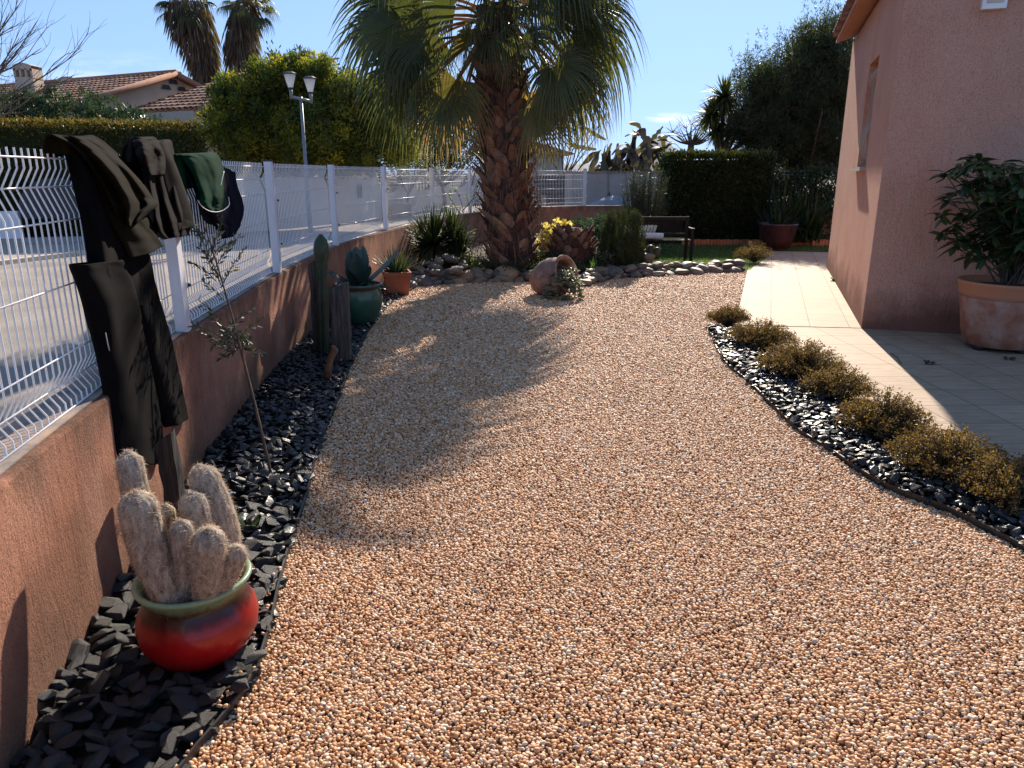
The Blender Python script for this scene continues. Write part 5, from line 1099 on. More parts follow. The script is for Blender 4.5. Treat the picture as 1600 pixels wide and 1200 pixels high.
# strap-leaved plants and planter by the path end
pb = np.array([5.85, 16.6]); m_pur = simple('oxblood_glaze', [(.035, .012, .012), (.07, .022, .02)], 7, .3); o = thing('dark_planter', 'dark oxblood planter at the far end of the paved path', 'planter', (*pb, .01))
m = M(); m.add(*lathe([(.24, 0), (.28, .02), (.36, .25), (.40, .48), (.42, .55), (.43, .58), (.40, .585), (.38, .53)], 36, (*pb, 0))); m.build('body', m_pur, o, smooth=True); soil_disc(o, pb, .385, .53)
tuft('planter_grass', 'dark arching strap leaves growing from the oxblood planter', 'plant', (*pb, .52), 120, .6, .022, 5, 85, m_dgr, .5, .22)
o = thing('flax_lily', 'tall dark clump of sword-shaped leaves behind the dark planter', 'flax', (6.5, 17.6, 0)); m = M()
for k in range(230): m.add(*blade((6.5+random.uniform(-.6, .6), 17.6+random.uniform(-.3, .3), .1), random.uniform(0, 6.28), R(random.uniform(45, 88)), random.uniform(.9, 1.75), .05, random.uniform(.05, .4), 7, lambda t: np.minimum(1, (1-t)*2)**.8, random.uniform(-.5, .5), .3), c=random.random())
m.build('leaves', m_dgr, o, smooth=True)
leafbush('low_border_plant', 'low green plants behind the edging beyond the path', 'ground plant', (7.6, 18., 0), (.75, .3, .14), 60, .07, .04, m_con, 12, .08)
leafbush('wall_creeper', 'ragged creeper hanging over the low pink wall beside the house', 'creeper', (7.3, 19.3, .65), (1.0, .25, .22), 120, .07, .03, m_dgr, 12, .1)
leafbush('dark_laurel', 'dark leafy mass hiding the fence between the hedge and the house corner', 'shrub', (7.4, 18.9, .3), (1.5, .35, .75), 420, .11, .045, m_dgr, 14, .12)
leafbush('twiggy_bush', 'twiggy backlit bush over the wall close to the house corner', 'shrub', (8.5, 20.6, .8), (.8, .4, .55), 140, .09, .015, m_olv, 12, .12)

# ================================================================== BEYOND THE FAR WALL
def slab(name, lab, cat, c, s, mat, rz=0., parts=None):
    m = M(); m.add(*box((0, 0, 0), s, rz)); m.v[0] = m.v[0]+np.array(c); return m.build(name, mat, loc=(c[0], c[1], c[2]-s[2]/2), label=lab, cat=cat)
gwl = thing('grey_block_wall', 'weathered grey rendered wall behind the fence at the end of the garden', 'wall', (3.4, 23.2, 0))
m = M(); m.add(*box((4.25, 23.2, .80), (5.2, .2, 1.68))); m.build('wall', m_grey, gwl); m = M(); m.add(*box((4.25, 23.2, 1.66), (5.26, .26, .05))); m.build('coping', m_cope, gwl)
for x in (2.9, 4.6, 6.1): m = M(); m.add(*box((x, 23.08, .8), (.03, .03, 1.64))); m.build('pilaster', m_cope, gwl)
gt = thing('mesh_gate', 'dark mesh gate between white pillars just right of the palm trunk', 'gate', (1.0, 23.2, 0))
m = M(); m.add(*box((1.02, 23.25, .8), (1.2, .04, 1.56))); m.build('backing', m_black, gt); m = M()
for k in range(13): m.add(*tube([[.45+k*.09, 23.15, .1], [.45+k*.09, 23.15, 1.58]], .006, 4, False))
for k in range(13): m.add(*tube([[.42, 23.14, .15+k*.118], [1.6, 23.14, .15+k*.118]], .006, 4, False))
m.build('mesh', m_grey, gt)
for x in (.3, 1.7): m = M(); m.add(*box((x, 23.2, .84), (.2, .24, 1.7))); m.build('pillar', m_cream, gt)
m = M(); m.add(*box((.95, 22.9, .55), (.16, .12, .9))); m.build('timber_post', simple('raw_wood', [(.35, .26, .18), (.45, .35, .25)], 5), loc=(.95, 22.9, .1), label='short raw timber post standing in front of the mesh gate', cat='timber')
o = thing('covered_boat', 'blue-grey tarpaulin cover with a bright glint behind the low wall', 'tarpaulin', (2.6, 21.8, .1)); g = np.stack(np.meshgrid(np.linspace(-1, 1, 30), np.linspace(-1, 1, 12)), -1).reshape(-1, 2)
V = np.column_stack([2.7+g[:, 0]*1.25, 21.8+g[:, 1]*.6, 1.02*np.clip(1-(g[:, 0]-.25)**2*.5-g[:, 1]**2*.35, .1, 1)+.05*np.array([nz((a, b, 0), 4) for a, b in g])]); m = M(); m.add(V, grid_faces(30, 12)); m.build('cover', simple('tarpaulin', [(.14, .17, .21), (.24, .27, .30)], 3, .3, .6, .02, 8), o, smooth=True)
m_rtile = m_tile
fh = thing('distant_house', 'low house with a terracotta roof glimpsed beside the palm trunk', 'house', (.8, 42, 0))
m = M(); m.add(*box((.5, 43, 1.3), (4.4, 5, 2.7))); m.build('wall', m_grey, fh)
m = M(); V, F = hexa([[-2.4, 40, 2.6], [3.3, 40, 2.6], [3.3, 46, 2.6], [-2.4, 46, 2.6]], [[-1.6, 42.2, 3.9], [-1., 42.2, 3.95], [-1., 43.8, 3.95], [-1.6, 43.8, 3.9]]); m.add(V, F); m.build('roof', m_terra, fh)
an = thing('roof_antenna', 'thin aerial mast beside the palm trunk above the distant roof', 'aerial', (.68, 39, 0)); m = M(); bx = A(818, 250, 39)[0]
m.add(*tube([[bx, 39, 0], [bx, 39, 4.0]], .045, 6)); m.build('mast', m_iron, an); m = M()
for z, k in ((4.0, .45), (3.4, .4)): m.add(*tube([[bx-k, 39, z], [bx+k, 39, z]], .03, 5))
for k in (-.35, -.1, .3): m.add(*tube([[bx+k, 39, 3.25], [bx+k, 39, 3.6]], .03, 5))
m.build('crossbars', m_iron, an)
# banana plants
m_ban = leafmat('dry_banana_leaf', [(.05, .035, .03), (.09, .065, .05), (.14, .105, .075), (.07, .075, .04)], .6, .25)
bb = A(1000, 262, 24); bb[2] = 0; o = thing('banana_plant', 'shaggy brown banana plants with torn leaves behind the grey wall', 'banana plant', bb); m = M()
for k in range(8):
    x = bb[0]-1.0+k*.3; m.add(*tube([[x, 24, 0], [x+.03, 24, 1.5]], [.10, .06], 9))
m.build('trunk', m_bark, o, smooth=True)
for k in range(98):
    x = bb[0]+random.uniform(-1.3, 1.1); z = random.uniform(1.7, 3.0)*(1-.16*abs(x-bb[0])); az = random.uniform(0, 2*PI); el = R(random.uniform(-80, 45)); m = M()
    V, F = blade((x, 24+random.uniform(-.4, .4), z), az, el, random.uniform(.6, 1.1), .34, random.uniform(.4, 1.2), 9, lambda t: np.sin(np.clip(t*.93+.05, 0, 1)*PI)**.6*(.75+.25*np.sin(t*40)), random.uniform(-1, 1), .35); m.add(V, F, c=random.random())
    m.build('leaf', m_ban, o, smooth=True)
for px, py, az, el in ((1008, 228, 10, 42), (955, 210, 160, 25), (1010, 235, 0, 15), (940, 225, 185, 5)):
    p = A(px-8, py+8, 24); V, F = blade(p, R(az), R(el), .95, .22, -.1, 12, lambda t: np.sin(np.clip(t*.93+.05, 0, 1)*PI)**.5*(.7+.3*np.sin(t*33)), .9, .3); m = M(); m.add(V, F, c=.9); m.build('leaf', m_ban, o, smooth=True)
leafbush('dark_laurel', 'dark bush between the banana plants and the grey wall', 'shrub', (3.4, 24.6, .8), (1., .4, .55), 160, .12, .05, m_dgr, 14, .15)
# knobbly pollard
o = thing('pollarded_tree', 'small bare pollarded tree above the hedge corner', 'tree', (6.0, 25, 0)); m = M(); f0 = A(1080, 225, 25)
m.add(*tube(smooth_line([[f0[0]+.2, 25, 0], [f0[0], 25, 1.4], f0], 5), np.linspace(.16, .1, 11), 8)); q = random.Random(4)
for k in range(16):
    a = R(20+k*9); L = q.uniform(.4, .85); e = f0+[math.cos(a)*L, q.uniform(-.4, .4), math.sin(a)*L*.7]; m.add(*tube(smooth_line([f0, (f0+e)/2+[0, 0, -.06], e], 3), np.linspace(.05, .012, 7), 5))
    for j in range(5): e2 = e+[q.uniform(-.4, .4), q.uniform(-.2, .2), q.uniform(-.1, .4)]; m.add(*tube([e, e2], [.01, .004], 4, False))
m.build('trunk', m_bark, o, smooth=True)
# cordylines
m_cor = leafmat('cordyline_leaf', [(.03, .045, .015), (.06, .085, .025), (.13, .14, .04), (.20, .18, .07)], .45, .4)
o = thing('cabbage_palm', 'spiky-headed cabbage palm standing between hedge top and big dark tree', 'cabbage palm', A(1135, 240, 23)*[1, 1, 0]); m = M(); f0 = A(1125, 238, 23)
m.add(*tube([[f0[0], 23, 0], f0], [.14, .12], 8)); heads = [(1132, 152, 42), (1112, 180, 34), (1145, 196, 28), (1168, 188, 28), (1120, 205, 24), (1185, 205, 24)]
for px, py, r_ in heads: m.add(*tube([f0-[0, 0, .3], (f0+A(px, py, 23))/2+[0, 0, -.1], A(px, py, 23)], [.1, .07, .05], 7))
m.build('trunk', m_bark, o, smooth=True)
for px, py, r_ in heads:
    m = M(); c0 = A(px, py, 23)
    for k in range(230): m.add(*blade(c0, random.uniform(0, 6.28), R(random.uniform(-55, 88)), r_/FOC*22*random.uniform(.75, 1.1), .065, random.uniform(.05, .5), 6, lambda t: np.minimum(1, (1-t)*1.8)**.8, random.uniform(-.3, .3), .3), c=random.random())
    m.build('leaf_head', m_cor, o, smooth=True)
# big dark tree over the far corner
L_ = []
for px, py, r_ in ((1235, 150, 62), (1290, 110, 60), (1190, 125, 40), (1290, 190, 60), (1205, 190, 48), (1265, 75, 38), (1300, 60, 36), (1240, 225, 40), (1320, 235, 42), (1340, 150, 70), (1180, 165, 34), (1195, 228, 34), (1250, 246, 34), (1300, 250, 34), (1165, 205, 28), (1225, 210, 40), (1270, 150, 60)):
    L_.append((A(px, py, 22.5), np.array([r_, r_*1.3, r_])/FOC*21.5))
m_evg = leafmat('evergreen_leaf', [(.02, .032, .018), (.04, .055, .028), (.075, .09, .045), (.12, .13, .07)], .5, .4, None, .3)
c0 = A(1260, 160, 22.5)
tree('evergreen_tree', 'big dark evergreen tree filling the corner beside the pink house', 'tree', (9.4, 22.5, 0), 1.6, c0, (1.9, 2., 1.9), m_evg, 560, .24, 66, .12, .026, .12, lobes=L_, limbs=4, up=.6, spiky=.4)
m = M()
for lc, lr in L_:
    P = lc+unit(26)*lr*1.08; P = P[P[:, 2] > lc[2]-.1]
    for p in P: n = 26; t = rng.random(n)[:, None]; d = np.array([random.uniform(-.3, .3), 0, .55]); m.add(*cards(p+d*t+rng.normal(0, .02, (n, 3)), unit(n)+[0, 0, .8], unit(n), .10, .018), c=rng.random(n))
et = [o for o in COL.objects if o.name == 'evergreen_tree'][0]; m.build('shoots', m_olv, et)
tree('grey_bush', 'loose grey-green bush over the wall behind the clipped hedge', 'bush', (8.6, 25.5, 0), .8, (8.9, 25.5, 2.2), (1.6, 1., 1.2), m_olv, 120, .25, 40, .12, .02, .08)
# mountains
g = np.stack(np.meshgrid(np.linspace(-1, 1, 60), np.linspace(0, 1, 10)), -1).reshape(-1, 2)
def ridge(x0, x1, y, hfun, depth=1500):
    X = np.linspace(x0, x1, 80); V = []
    for t in np.linspace(0, 1, 8):
        for i, x in enumerate(X): V.append([x, y+t*depth, hfun(i/79)*math.sin(t*PI/2)**.8*(1+.06*nz((x*.002, t*3, 0)))])
    return np.array(V), grid_faces(80, 8)
m = M(); m.add(*ridge(-300, 3600, 7000, lambda t: 85+270*math.exp(-((t-.475)/.045)**2)+60*math.exp(-((t-.40)/.04)**2)+12*math.sin(t*30)))
m.build('mountains', simple('blue_rock', [(.13, .15, .17), (.18, .20, .22)], .004, .95, 0), smooth=True, kind='structure')
# ================================================================== ACROSS THE STREET
SP = ST+.07
def wallrun(m, pts, h0, h1, th=.2):
    for (a, b) in zip(pts[:-1], pts[1:]):
        a = np.array(a, float); b = np.array(b, float); d = (b-a)/np.linalg.norm(b-a); n = np.array([-d[1], d[0]])*th/2
        V, F = hexa([[*(a-n), h0], [*(b-n), h0], [*(b+n), h0], [*(a+n), h0]], [[*(a-n), h1], [*(b-n), h1], [*(b+n), h1], [*(a+n), h1]]); m.add(V, F, c=.5)
# low white wall with dark rounded gate
lw = thing('low_white_wall', 'low white wall along the pavement across the street', 'wall', (-11.5, 15.9, SP))
m = M(); wallrun(m, [(-16, 14.2), (-10.35, 15.9)], SP+.10, .88); wallrun(m, [(-8.75, 16.5), (-8.35, 16.6)], SP+.10, .88); m.build('wall', m_white, lw)
m = M(); wallrun(m, [(-16, 14.18), (-8.35, 16.57)], SP-.02, SP+.102, .24); m.build('plinth', m_grey, lw)
rg = thing('rounded_gate', 'dark rounded gate leaf closing the gap in the low white wall', 'gate', (-9.6, 16.2, SP)); m = M(); c0 = np.array([-9.62, 16.1]); d = np.array([.94, .34]); P = []
a = np.linspace(-.35, PI+.35, 28); ringp = [np.array([*(c0+d*.72*math.cos(t)), .93+.62*math.sin(t)]) for t in a]; k = len(ringp)
for off in (0, .06): P += [p+[0, off, 0] for p in ringp]
m.add(P, [np.array([list(range(k))]), np.array([list(range(2*k-1, k-1, -1))]), np.array([[i, (i+1) % k, k+(i+1) % k, k+i] for i in range(k)])]); m.build('leaf', m_iron, rg)
# long hedge and taller oleanders
hedge('clipped_hedge', 'long clipped bronze-tipped hedge behind the low white wall across the street', -5, 5, -.75, .75, 2.72, m_redt, 900, .085, .045, rot=R(17.5), org=(-12.25, 17.2, .1), z0=.1)
for i, (px, py, w_, lab) in enumerate([(20, 165, .95, 'oleander above the long hedge under the tall chimney'), (100, 160, .9, 'oleander above the long hedge in front of the small chimney'), (160, 176, .6, 'oleander above the middle of the long hedge'), (215, 194, .5, 'lower oleander above the hedge near the beige gable'), (62, 168, .8, 'oleander between the two taller ones above the long hedge')]):
    c0 = A(px, py, 19.5); o = thing('oleander', lab, 'shrub', (c0[0], c0[1], .1), 'oleanders above the long hedge'); m = M()
    for k in range(95):
        p = c0+unit(1)[0]*np.array([w_, .6, .5])*random.random()**.4+[0, 0, -.1]; n = 12; m.add(*cards(p+rng.normal(0, .05, (n, 3)), unit(n)+[0, 0, .8], unit(n), .16, .032), c=rng.random(n))
    m.build('leaves', m_ole, o); m = M()
    for k in range(7): m.add(*tube([[c0[0]+(k-3)*.06, c0[1], 0], c0+[(k-3)*.2, 0, .1]], [.03, .012], 5))
    m.build('stems', m_bark, o)
# big house: two tiled slopes, gable and chimneys
nG = np.array([.9, -.436, 0]); rG = -nG                     # ridge runs along rG
P0 = A(272, 118, 27)
dn = np.array([-.436, -.9, 0.])*.93+np.array([0, 0, -.30]); dn2 = np.array([.436, .9, 0.])*.93+np.array([0, 0, -.30])
h1 = thing('beige_house', 'beige house with terracotta tiled roofs and two chimneys beyond the long hedge', 'house', (-14, 26, .1))
Lr = 11.
def q4(m, a, b, c_, d_, c=.5): m.add([a, b, c_, d_], [[0, 1, 2, 3]], c=c)
m = M(); a_ = P0+dn*6.; b_ = P0+dn2*6; z0 = np.array([0, 0, 1.])
def flat(p, z=.1): return np.array([p[0], p[1], z])
m.add([flat(a_+nG*-.2-[0,0,0]), flat(b_-nG*.2), b_-nG*.2, P0-nG*.2, a_-nG*.2], [[0, 1, 2, 3, 4]])
q4(m, flat(a_), a_+[0, 0, -.1], a_+rG*Lr+[0, 0, -.1], flat(a_+rG*Lr)); q4(m, flat(a_+rG*Lr), a_+rG*Lr, P0+rG*Lr, flat(P0+rG*Lr)); m.build('wall', m_sand, h1)
m_rflat, nt, out = newmat('red_roof'); n = noise_n(nt, 3, 5); c = ramp(nt, [(.3, (.17, .085, .06)), (.5, (.25, .13, .09)), (.7, (.33, .21, .16))], n); pbr(nt, out, c, .85, None, .3)
rf = M(); q4(rf, P0+nG*.1+[0, 0, .0], P0+rG*Lr, P0+rG*Lr+dn*6.3, P0+nG*.1+dn*6.3); q4(rf, P0+nG*.1, P0+nG*.1+dn2*6.3, P0+rG*Lr+dn2*6.3, P0+rG*Lr); rfo = rf.build('roof', m_rflat, h1)
m = M(); barrel_rows(m, P0+dn*6.3+nG*.1+[0, 0, .02], rG, -dn, 46, 15, .24, .42, .10, 5); m.build('tiles', m_tile, rfo)
m = M(); m.add(*tube([P0+nG*.12+[0, 0, .08], P0+rG*Lr+[0, 0, .08]], .11, 8)); m.build('ridge_tiles', m_terra, rfo, smooth=True)
m = M(); m.add(*tube([P0+nG*.12+[0, 0, .05], P0+nG*.12+dn*6.3+[0, 0, .05]], .09, 8)); m.add(*tube([P0+nG*.12+[0, 0, .05], P0+nG*.12+dn2*6.3+[0, 0, .05]], .09, 8)); m.build('verge_tiles', m_rtile, rfo, smooth=True)
m = M(); vp = RP(272, 141, P0-nG*.17, nG)
for dx, dz in ((-.2, 0), (.2, 0), (0, .2)):
    e = np.array([.436, .9, 0]); c0 = vp+e*dx*1.6+[0, 0, dz]+nG*.02; m.add([c0+e*-.2, c0+e*.2, c0+e*.12+[0, 0, .14], c0+e*-.12+[0, 0, .14]], [[0, 1, 2, 3]])
m.build('gable_vent', m_iron, h1)
# lower wing nearer the camera
A0 = RP(195, 178, P0, nG); A1 = RP(312, 139, P0, nG); sl = (A1-A0)/np.linalg.norm(A1-A0); W_ = 3.3
Bt = A1+sl*1.8; m = M(); q4(m, A0, A0+nG*W_, Bt+nG*W_, Bt); lwg = m.build('roof', m_rflat, h1)
m = M(); barrel_rows(m, A0+nG*(W_-.05)+[0, 0, .02], rG, sl, 13, 17, .25, .42, .10, 5); m.build('tiles', m_tile, lwg)
m = M(); m.add(*tube([A0+nG*W_+[0, 0, .04], Bt+nG*W_+[0, 0, .04]], .09, 8)); m.build('verge_tiles', m_rtile, lwg, smooth=True)
m = M(); q4(m, flat(A0+nG*(W_-.25)), flat(Bt+nG*(W_-.25)), Bt+nG*(W_-.25), A0+nG*(W_-.25)); q4(m, flat(A0), flat(A0+nG*(W_-.25)), A0+nG*(W_-.25), A0); m.build('wing_wall', m_sand, h1)
def chimney(px, pyb, pyt, wpx, D, par):
    b_ = A(px, pyb, D); t_ = A(px, pyt, D); w_ = wpx/FOC*D/1.05; cz = (b_[2]+t_[2])/2; hh = t_[2]-b_[2]; m = M()
    V, F = hexa([[b_[0]-w_*.62, D-.35, b_[2]-.9], [b_[0]+w_*.62, D-.35, b_[2]-.9], [b_[0]+w_*.62, D+.35, b_[2]-.9], [b_[0]-w_*.62, D+.35, b_[2]-.9]], [[b_[0]-w_*.5, D-.3, t_[2]-.45], [b_[0]+w_*.5, D-.3, t_[2]-.45], [b_[0]+w_*.5, D+.3, t_[2]-.45], [b_[0]-w_*.5, D+.3, t_[2]-.45]]); m.add(V, F)
    c1 = m.build('chimney', m_sand, par); m = M(); n = 11; a = np.linspace(-1, 1, n); top = [[b_[0]+w_*.52*x, D-.3, t_[2]-.08*x*x] for x in a]; bot = [[b_[0]+w_*.52*x, D-.3, t_[2]-.2-.06*x*x] for x in a]
    m.add(bot+top+[[p[0], D+.3, p[2]] for p in top]+[[p[0], D+.3, p[2]] for p in bot], grid_faces(n, 4)); 
    for x in (-.5, -.17, .17, .5): m.add(*box((b_[0]+w_*x*.94, D, t_[2]-.33), (.07, .6, .3)))
    m.build('cap', m_sand, c1)
chimney(50, 150, 100, 27, 27.5, h1); chimney(112, 133, 121, 26, 29.5, h1)
# closed dark gate and the cream wall with oval grilles
gte = thing('railing_gate', 'dark vertical-bar gate between the low white wall and the cream wall', 'gate', (-7.6, 18.1, SP)); m = M(); ga = np.array([-8.3, 16.75]); gb = np.array([-6.95, 18.6])
for k in range(24): p = ga+(gb-ga)*k/23; m.add(*tube([[*p, SP], [*p, 1.55]], .022, 4))
for z in (.35, 1.45): m.add(*tube([[*ga, z], [*gb, z]], .03, 4))
m.build('bars', m_iron, gte)
cw = thing('cream_wall', 'long cream rendered wall with barred oval openings on the far pavement', 'wall', (-5.5, 21, SP))
CWL = [(-6.95, 18.6), (-5.95, 20.2), (-5.2, 22.2), (-4.55, 24.5), (-3.9, 27.5), (-3.1, 31.5), (-2., 36), (0, 42)]
def on(k, t): a, b = np.array(CWL[k]), np.array(CWL[k+1]); return a+(b-a)*t
m = M(); holes = [(3, .12, .88), (4, .12, .88), (5, .1, .9)]
for k in range(len(CWL)-1):
    hs = [h for h in holes if h[0] == k]
    if not hs: wallrun(m, [CWL[k], CWL[k+1]], SP, 1.52); continue
    a0, a1 = hs[0][1], hs[0][2]; wallrun(m, [on(k, 0), on(k, a0)], SP, 1.62); wallrun(m, [on(k, a1), on(k, 1)], SP, 1.62)
    N_seg = 14
    for j in range(N_seg):
        x = (j+.5)/N_seg*2-1; zlow = 1.42-.42*(1-abs(x)**3.2)
        wallrun(m, [on(k, a0+(a1-a0)*j/N_seg), on(k, a0+(a1-a0)*(j+1)/N_seg)], SP, zlow)
cwo = m.build('wall', m_cream, cw)
for k, a0, a1 in holes:
    m = M()
    for j in range(22): p = on(k, a0+(a1-a0)*(j+.5)/22); m.add(*tube([[*p, 1.0], [*p, 1.52]], .012, 4, False))
    for z in (1.1, 1.25, 1.4, 1.52): m.add(*tube([[*on(k, a0), z], [*on(k, a1), z]], .012, 4, False))
    m.build('oval_grille', m_iron, cwo)
m = M(); p = RP(557, 298, (-5.05, 22.7, 1), (.96, -.27, 0)); e = np.array([.27, .96, 0])
for j in (-1, 0, 1): m.add(*box(p+e*j*.12+np.array([.12, -.04, 0]), (.02, .05, .42)))
m.build('letter_slot', m_iron, cw)
ub_ = G(628, 338, SP); m = M(); m.add(*box((0, 0, 0), (.62, .4, .42), R(70))); m.v[0] = m.v[0]+ub_+[0, 0, .24]; ac = thing('louvred_box', 'beige louvred utility box on the pavement against the cream wall', 'utility box', ub_); m.build('casing', m_sand, ac); m = M()
for k in range(9): V, F = box((-.27+k*.067, -.215, 0), (.03, .02, .34)); ca, sa = math.cos(R(70)), math.sin(R(70)); 
for k in range(9):
    V, F = box((-.27+k*.067, -.21, 0), (.022, .02, .34)); m.add(V, F); V, F = box((.32, -.16+k*.04, 0), (.02, .015, .34)); m.add(V, F)
m.v = [V@np.array([[math.cos(R(70)), math.sin(R(70)), 0], [-math.sin(R(70)), math.cos(R(70)), 0], [0, 0, 1]])+ub_+[0, 0, .24] for V in m.v]; m.build('louvres', m_grey, ac)
oh = thing('orange_house', 'orange-pink house corner showing above the cream wall', 'house', (-5.9, 29, 0)); m = M(); m.add(*box((-6.2, 29, 1.), (1.5, 3, 2.05))); m.build('wall', simple('orange_render', [(.5, .26, .16), (.58, .32, .2)], 3, .9), oh)
m = M(); V, F = hexa([[-7.1, 27.3, 2.02], [-5.3, 27.3, 2.02], [-5.3, 30.7, 2.02], [-7.1, 30.7, 2.02]], [[-6.9, 27.6, 2.14], [-5.5, 27.6, 2.14], [-5.5, 30.4, 2.14], [-6.9, 30.4, 2.14]]); m.add(V, F); m.build('roof', m_terra, oh)
# street lamp with two lanterns
lb = A(480, 255, 18.6); lp = thing('street_lamp', 'slim grey street lamp with two tapered glass lanterns before the mimosa', 'street lamp', (lb[0], 18.6, SP)); D = 18.6
t_ = A(470, 154, D); m = M(); m.add(*tube([[t_[0], D, SP], [t_[0], D, 1.2], [t_[0], D, t_[2]+.04]], [.055, .048, .036], 12)); m_lamp = simple('grey_lamp_paint', [(.16, .18, .20), (.24, .26, .28)], 5, .4); m.build('pole', m_lamp, lp, smooth=True)
m = M(); l_, r_ = A(455, 150, D), A(486, 157, D); arm = np.array([l_, r_]); m.add(*tube([l_+[0, 0, -.02], r_+[0, 0, -.02]], .032, 8)); m.build('arm', m_lamp, lp, smooth=True)
m_lg, nt, out = newmat('lantern_glass'); p = pbr(nt, out, (.75, .78, .82), .25, None, .6, .55, (.85, .88, .92))
for c0 in (l_, r_):
    m = M(); m.add(*tube([c0+[0, 0, -.06], c0+[0, 0, .16]], .04, 8)); br = m.build('bracket', m_lamp, lp, smooth=True)
    la = M(); la.add(*lathe([(.05, .16), (.14, .47)], 8, c0)); lo2 = la.build('lantern', m_lg, lp); m = M(); m.add(*lathe([(0, .54), (.09, .53), (.16, .495), (.16, .468), (.0, .468)], 8, c0)); m.build('cap', m_iron, lo2); m = M(); m.add(*lathe([(.0, .15), (.06, .155), (.06, .185), (0, .185)], 8, c0)); m.build('collar', m_iron, lo2)
# mimosa
L_ = []
for px, py, r_ in ((380, 170, 52), (430, 140, 48), (470, 150, 60), (540, 180, 60), (590, 200, 46), (400, 215, 50), (350, 205, 36), (470, 220, 55), (540, 230, 45), (610, 225, 30), (440, 110, 26), (500, 120, 30), (360, 150, 28), (585, 160, 34), (545, 145, 30), (630, 215, 22), (470, 95, 14), (600, 180, 34), (625, 235, 26), (575, 240, 34), (420, 165, 50), (510, 210, 60), (370, 235, 34), (430, 240, 40)):
    L_.append((A(px, py, 22.3+random.uniform(-.6, .6)), np.array([r_, r_*1.2, r_])/FOC*21.3))
tree('mimosa_tree', 'broad yellow-green flowering mimosa behind the street lamp', 'tree', (A(470, 260, 22.5)[0], 22.5, .1), 1.2, A(470, 180, 22.5), (2.2, 1.6, 1.5), m_mim, 560, .21, 60, .11, .042, .16, lobes=L_, up=.5)
tree('blossom_shrub', 'white-flecked shrub between the mimosa and the hanging palm leaves', 'shrub', (A(640, 260, 27)[0], 27, .1), .8, A(635, 252, 27), (1.3, .8, .6), leafmat('flecked_leaf', [(.03, .045, .025), (.08, .10, .06), (.5, .5, .48)], .4, .3), 90, .2, 34, .07, .04, .06)
tree('laurel_tree', 'dark green rounded tree behind the hanging palm leaves, right of the mimosa', 'tree', (A(690, 260, 30)[0], 30, .1), 1.0, A(690, 235, 30), (2.2, 1.2, 1.1), m_hed, 160, .26, 46, .13, .05, .1)
tree('shade_tree', 'mid-green trees beyond the bend of the street, behind the palm leaves', 'tree', (A(690, 250, 36)[0], 36, .1), 1.2, A(688, 215, 36), (2.6, 1.4, 1.5), m_olv, 200, .3, 40, .16, .05, .15)
# the two skirted fan palms
m_dry = leafmat('dry_palm_skirt', [(.07, .05, .035), (.13, .095, .065), (.20, .15, .10)], .85, .25)
for pts, cw_, hd, lab in (([(322, 140), (318, 95), (300, 45), (292, 8)], (.38, .62, 1.0, .8), (290, 12), 'skirted fan palm leaning left, the nearer of the pair behind the mimosa'), ([(372, 140), (376, 95), (378, 60), (384, 15)], (.4, .62, .72, .55), (384, 12), 'upright skirted fan palm with its foot hidden by the mimosa')):
    D = 37; L = [A(px, py, D) for px, py in pts]; o = thing('skirted_palm', lab, 'palm tree', (L[0][0], D, .1), 'pair of tall skirted palms'); m = M(); P = smooth_line([[L[0][0]+.1, D, 0]]+L, 5); m.add(*tube(P, .3, 8)); m.build('trunk', m_bark, o, smooth=True)
    m = M(); LL = smooth_line(L, 8); ww = np.interp(np.linspace(0, 1, len(LL)), np.linspace(0, 1, 4), cw_)
    for k in range(2600):
        i = random.randrange(len(LL)); a = random.uniform(0, 6.28); r0 = ww[i]*random.uniform(.35, 1); p = LL[i]+[r0*math.cos(a), r0*math.sin(a), random.uniform(-.2, .5)]; d = np.array([math.cos(a)*.35, math.sin(a)*.35, -1.])
        m.add(*cards([p], np.array([d]), unit(1), random.uniform(.4, .9), .07), c=random.random())
    m.build('dry_skirt', m_dry, o); c0 = A(*hd, D)
    for k in range(34):
        m = M(); frond(m, c0+[0, 0, .2], R(k*137.5), R(random.uniform(-45, 80)), random.uniform(.7, 1.0), random.uniform(.65, .85), .6, 22, 110, .4, k, .45, .03, random.uniform(0, .5)); m.build('frond', m_pf, o)
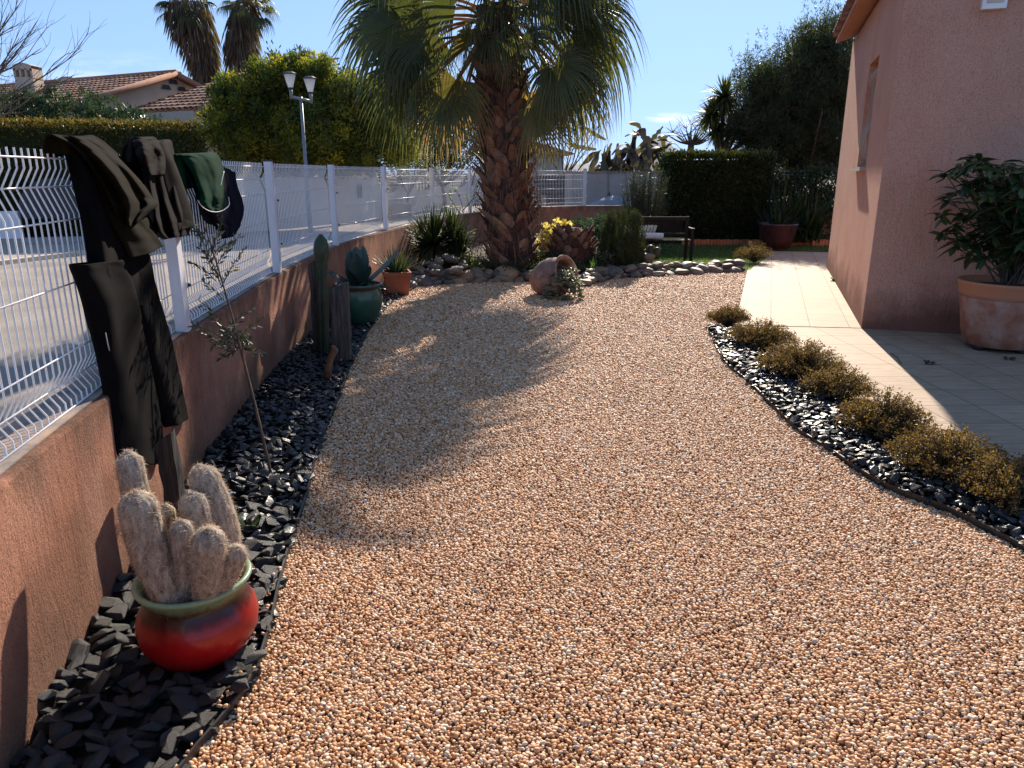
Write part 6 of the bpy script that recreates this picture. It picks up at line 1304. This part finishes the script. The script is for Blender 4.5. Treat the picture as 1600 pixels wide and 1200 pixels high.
# bare tree reaching in at the corner, and bare twigs behind the trunk
def twigs(m, p, d, L, r, lev, q):
    pts = [p]; 
    for k in range(4): d = d+np.array([q.uniform(-.16, .16), q.uniform(-.16, .16), q.uniform(-.1, .2)]); d /= np.linalg.norm(d); pts.append(pts[-1]+d*L/4)
    m.add(*tube(pts, np.linspace(r, r*.45, 5), 4 if lev < 2 else 5, False))
    if lev == 0: return
    for k in range(q.choice((2, 3))): twigs(m, pts[q.choice((2, 3, 4))], d+np.array([q.uniform(-.6, .6), q.uniform(-.5, .5), q.uniform(-.4, .6)]), L*q.uniform(.55, .8), r*.5, lev-1, q)
o = thing('bare_tree', 'leafless tree whose thin branches reach in over the long hedge', 'tree', (-9.4, 11.5, SP)); m = M(); q = random.Random(12); m.add(*tube([[-9.4, 11.5, 0], [-9.3, 11.5, 1.6], [-9.1, 11.5, 2.6]], [.12, .1, .07], 8))
for sx, sy, ex, ey in ((-60, 150, 30, 60), (-60, 120, 65, 75), (-60, 170, 128, 78), (-40, 140, 60, 30), (-60, 90, 35, 0), (-60, 200, 90, 120), (-60, 175, 60, 135), (-50, 100, 15, 20)):
    a_ = A(sx, sy, 11.5); b_ = A(ex, ey, 11.5+q.uniform(-.8, .8)); mid = (a_+b_)/2+[0, 0, -.12]; L = smooth_line([[-9.1, 11.5, 2.4], a_, mid, b_], 6); m.add(*tube(L, np.linspace(.03, .003, len(L)), 5, False))
    for k in range(7): i = q.randrange(8, len(L)-2); d = L[i+1]-L[i]; d /= np.linalg.norm(d); twigs(m, L[i], d+np.array([0, q.uniform(-.3, .3), q.uniform(-.5, .7)]), q.uniform(.3, .7), .006, 1, q)
m.build('branches', m_bark, o, smooth=True)
o = thing('bare_tree', 'fine leafless tree beyond the grey wall just right of the palm trunk', 'tree', (1.9, 28, 0)); m = M(); q = random.Random(5)
m.add(*tube([[1.9, 28, 0], [1.9, 28, 1.6]], [.1, .07], 6))
for k in range(7): twigs(m, np.array([1.9, 28, 1.4]), np.array([q.uniform(-.8, .8), 0, 1.]), 1.4, .03, 3, q)
m.build('branches', m_bark, o)
# greenery that closes the view between the houses
for x, y, w_, h, lab, nm in ((-24, 44, 7, 3.2, 'far green trees behind the beige house roof', 'far_tree'), (3, 52, 5, 1.4, 'far low trees behind the aerial mast', 'far_tree'), (14, 44, 6, 2.2, 'far trees seen between the hedge and the evergreen', 'far_tree')):
    tree(nm, lab, 'tree', (x, y, 0), 1., (x, y, h*.6), (w_*.5, 1.5, h*.6), m_olv, 160, .5, 36, .3, .1, .2)
SC.view_layers[0].update()
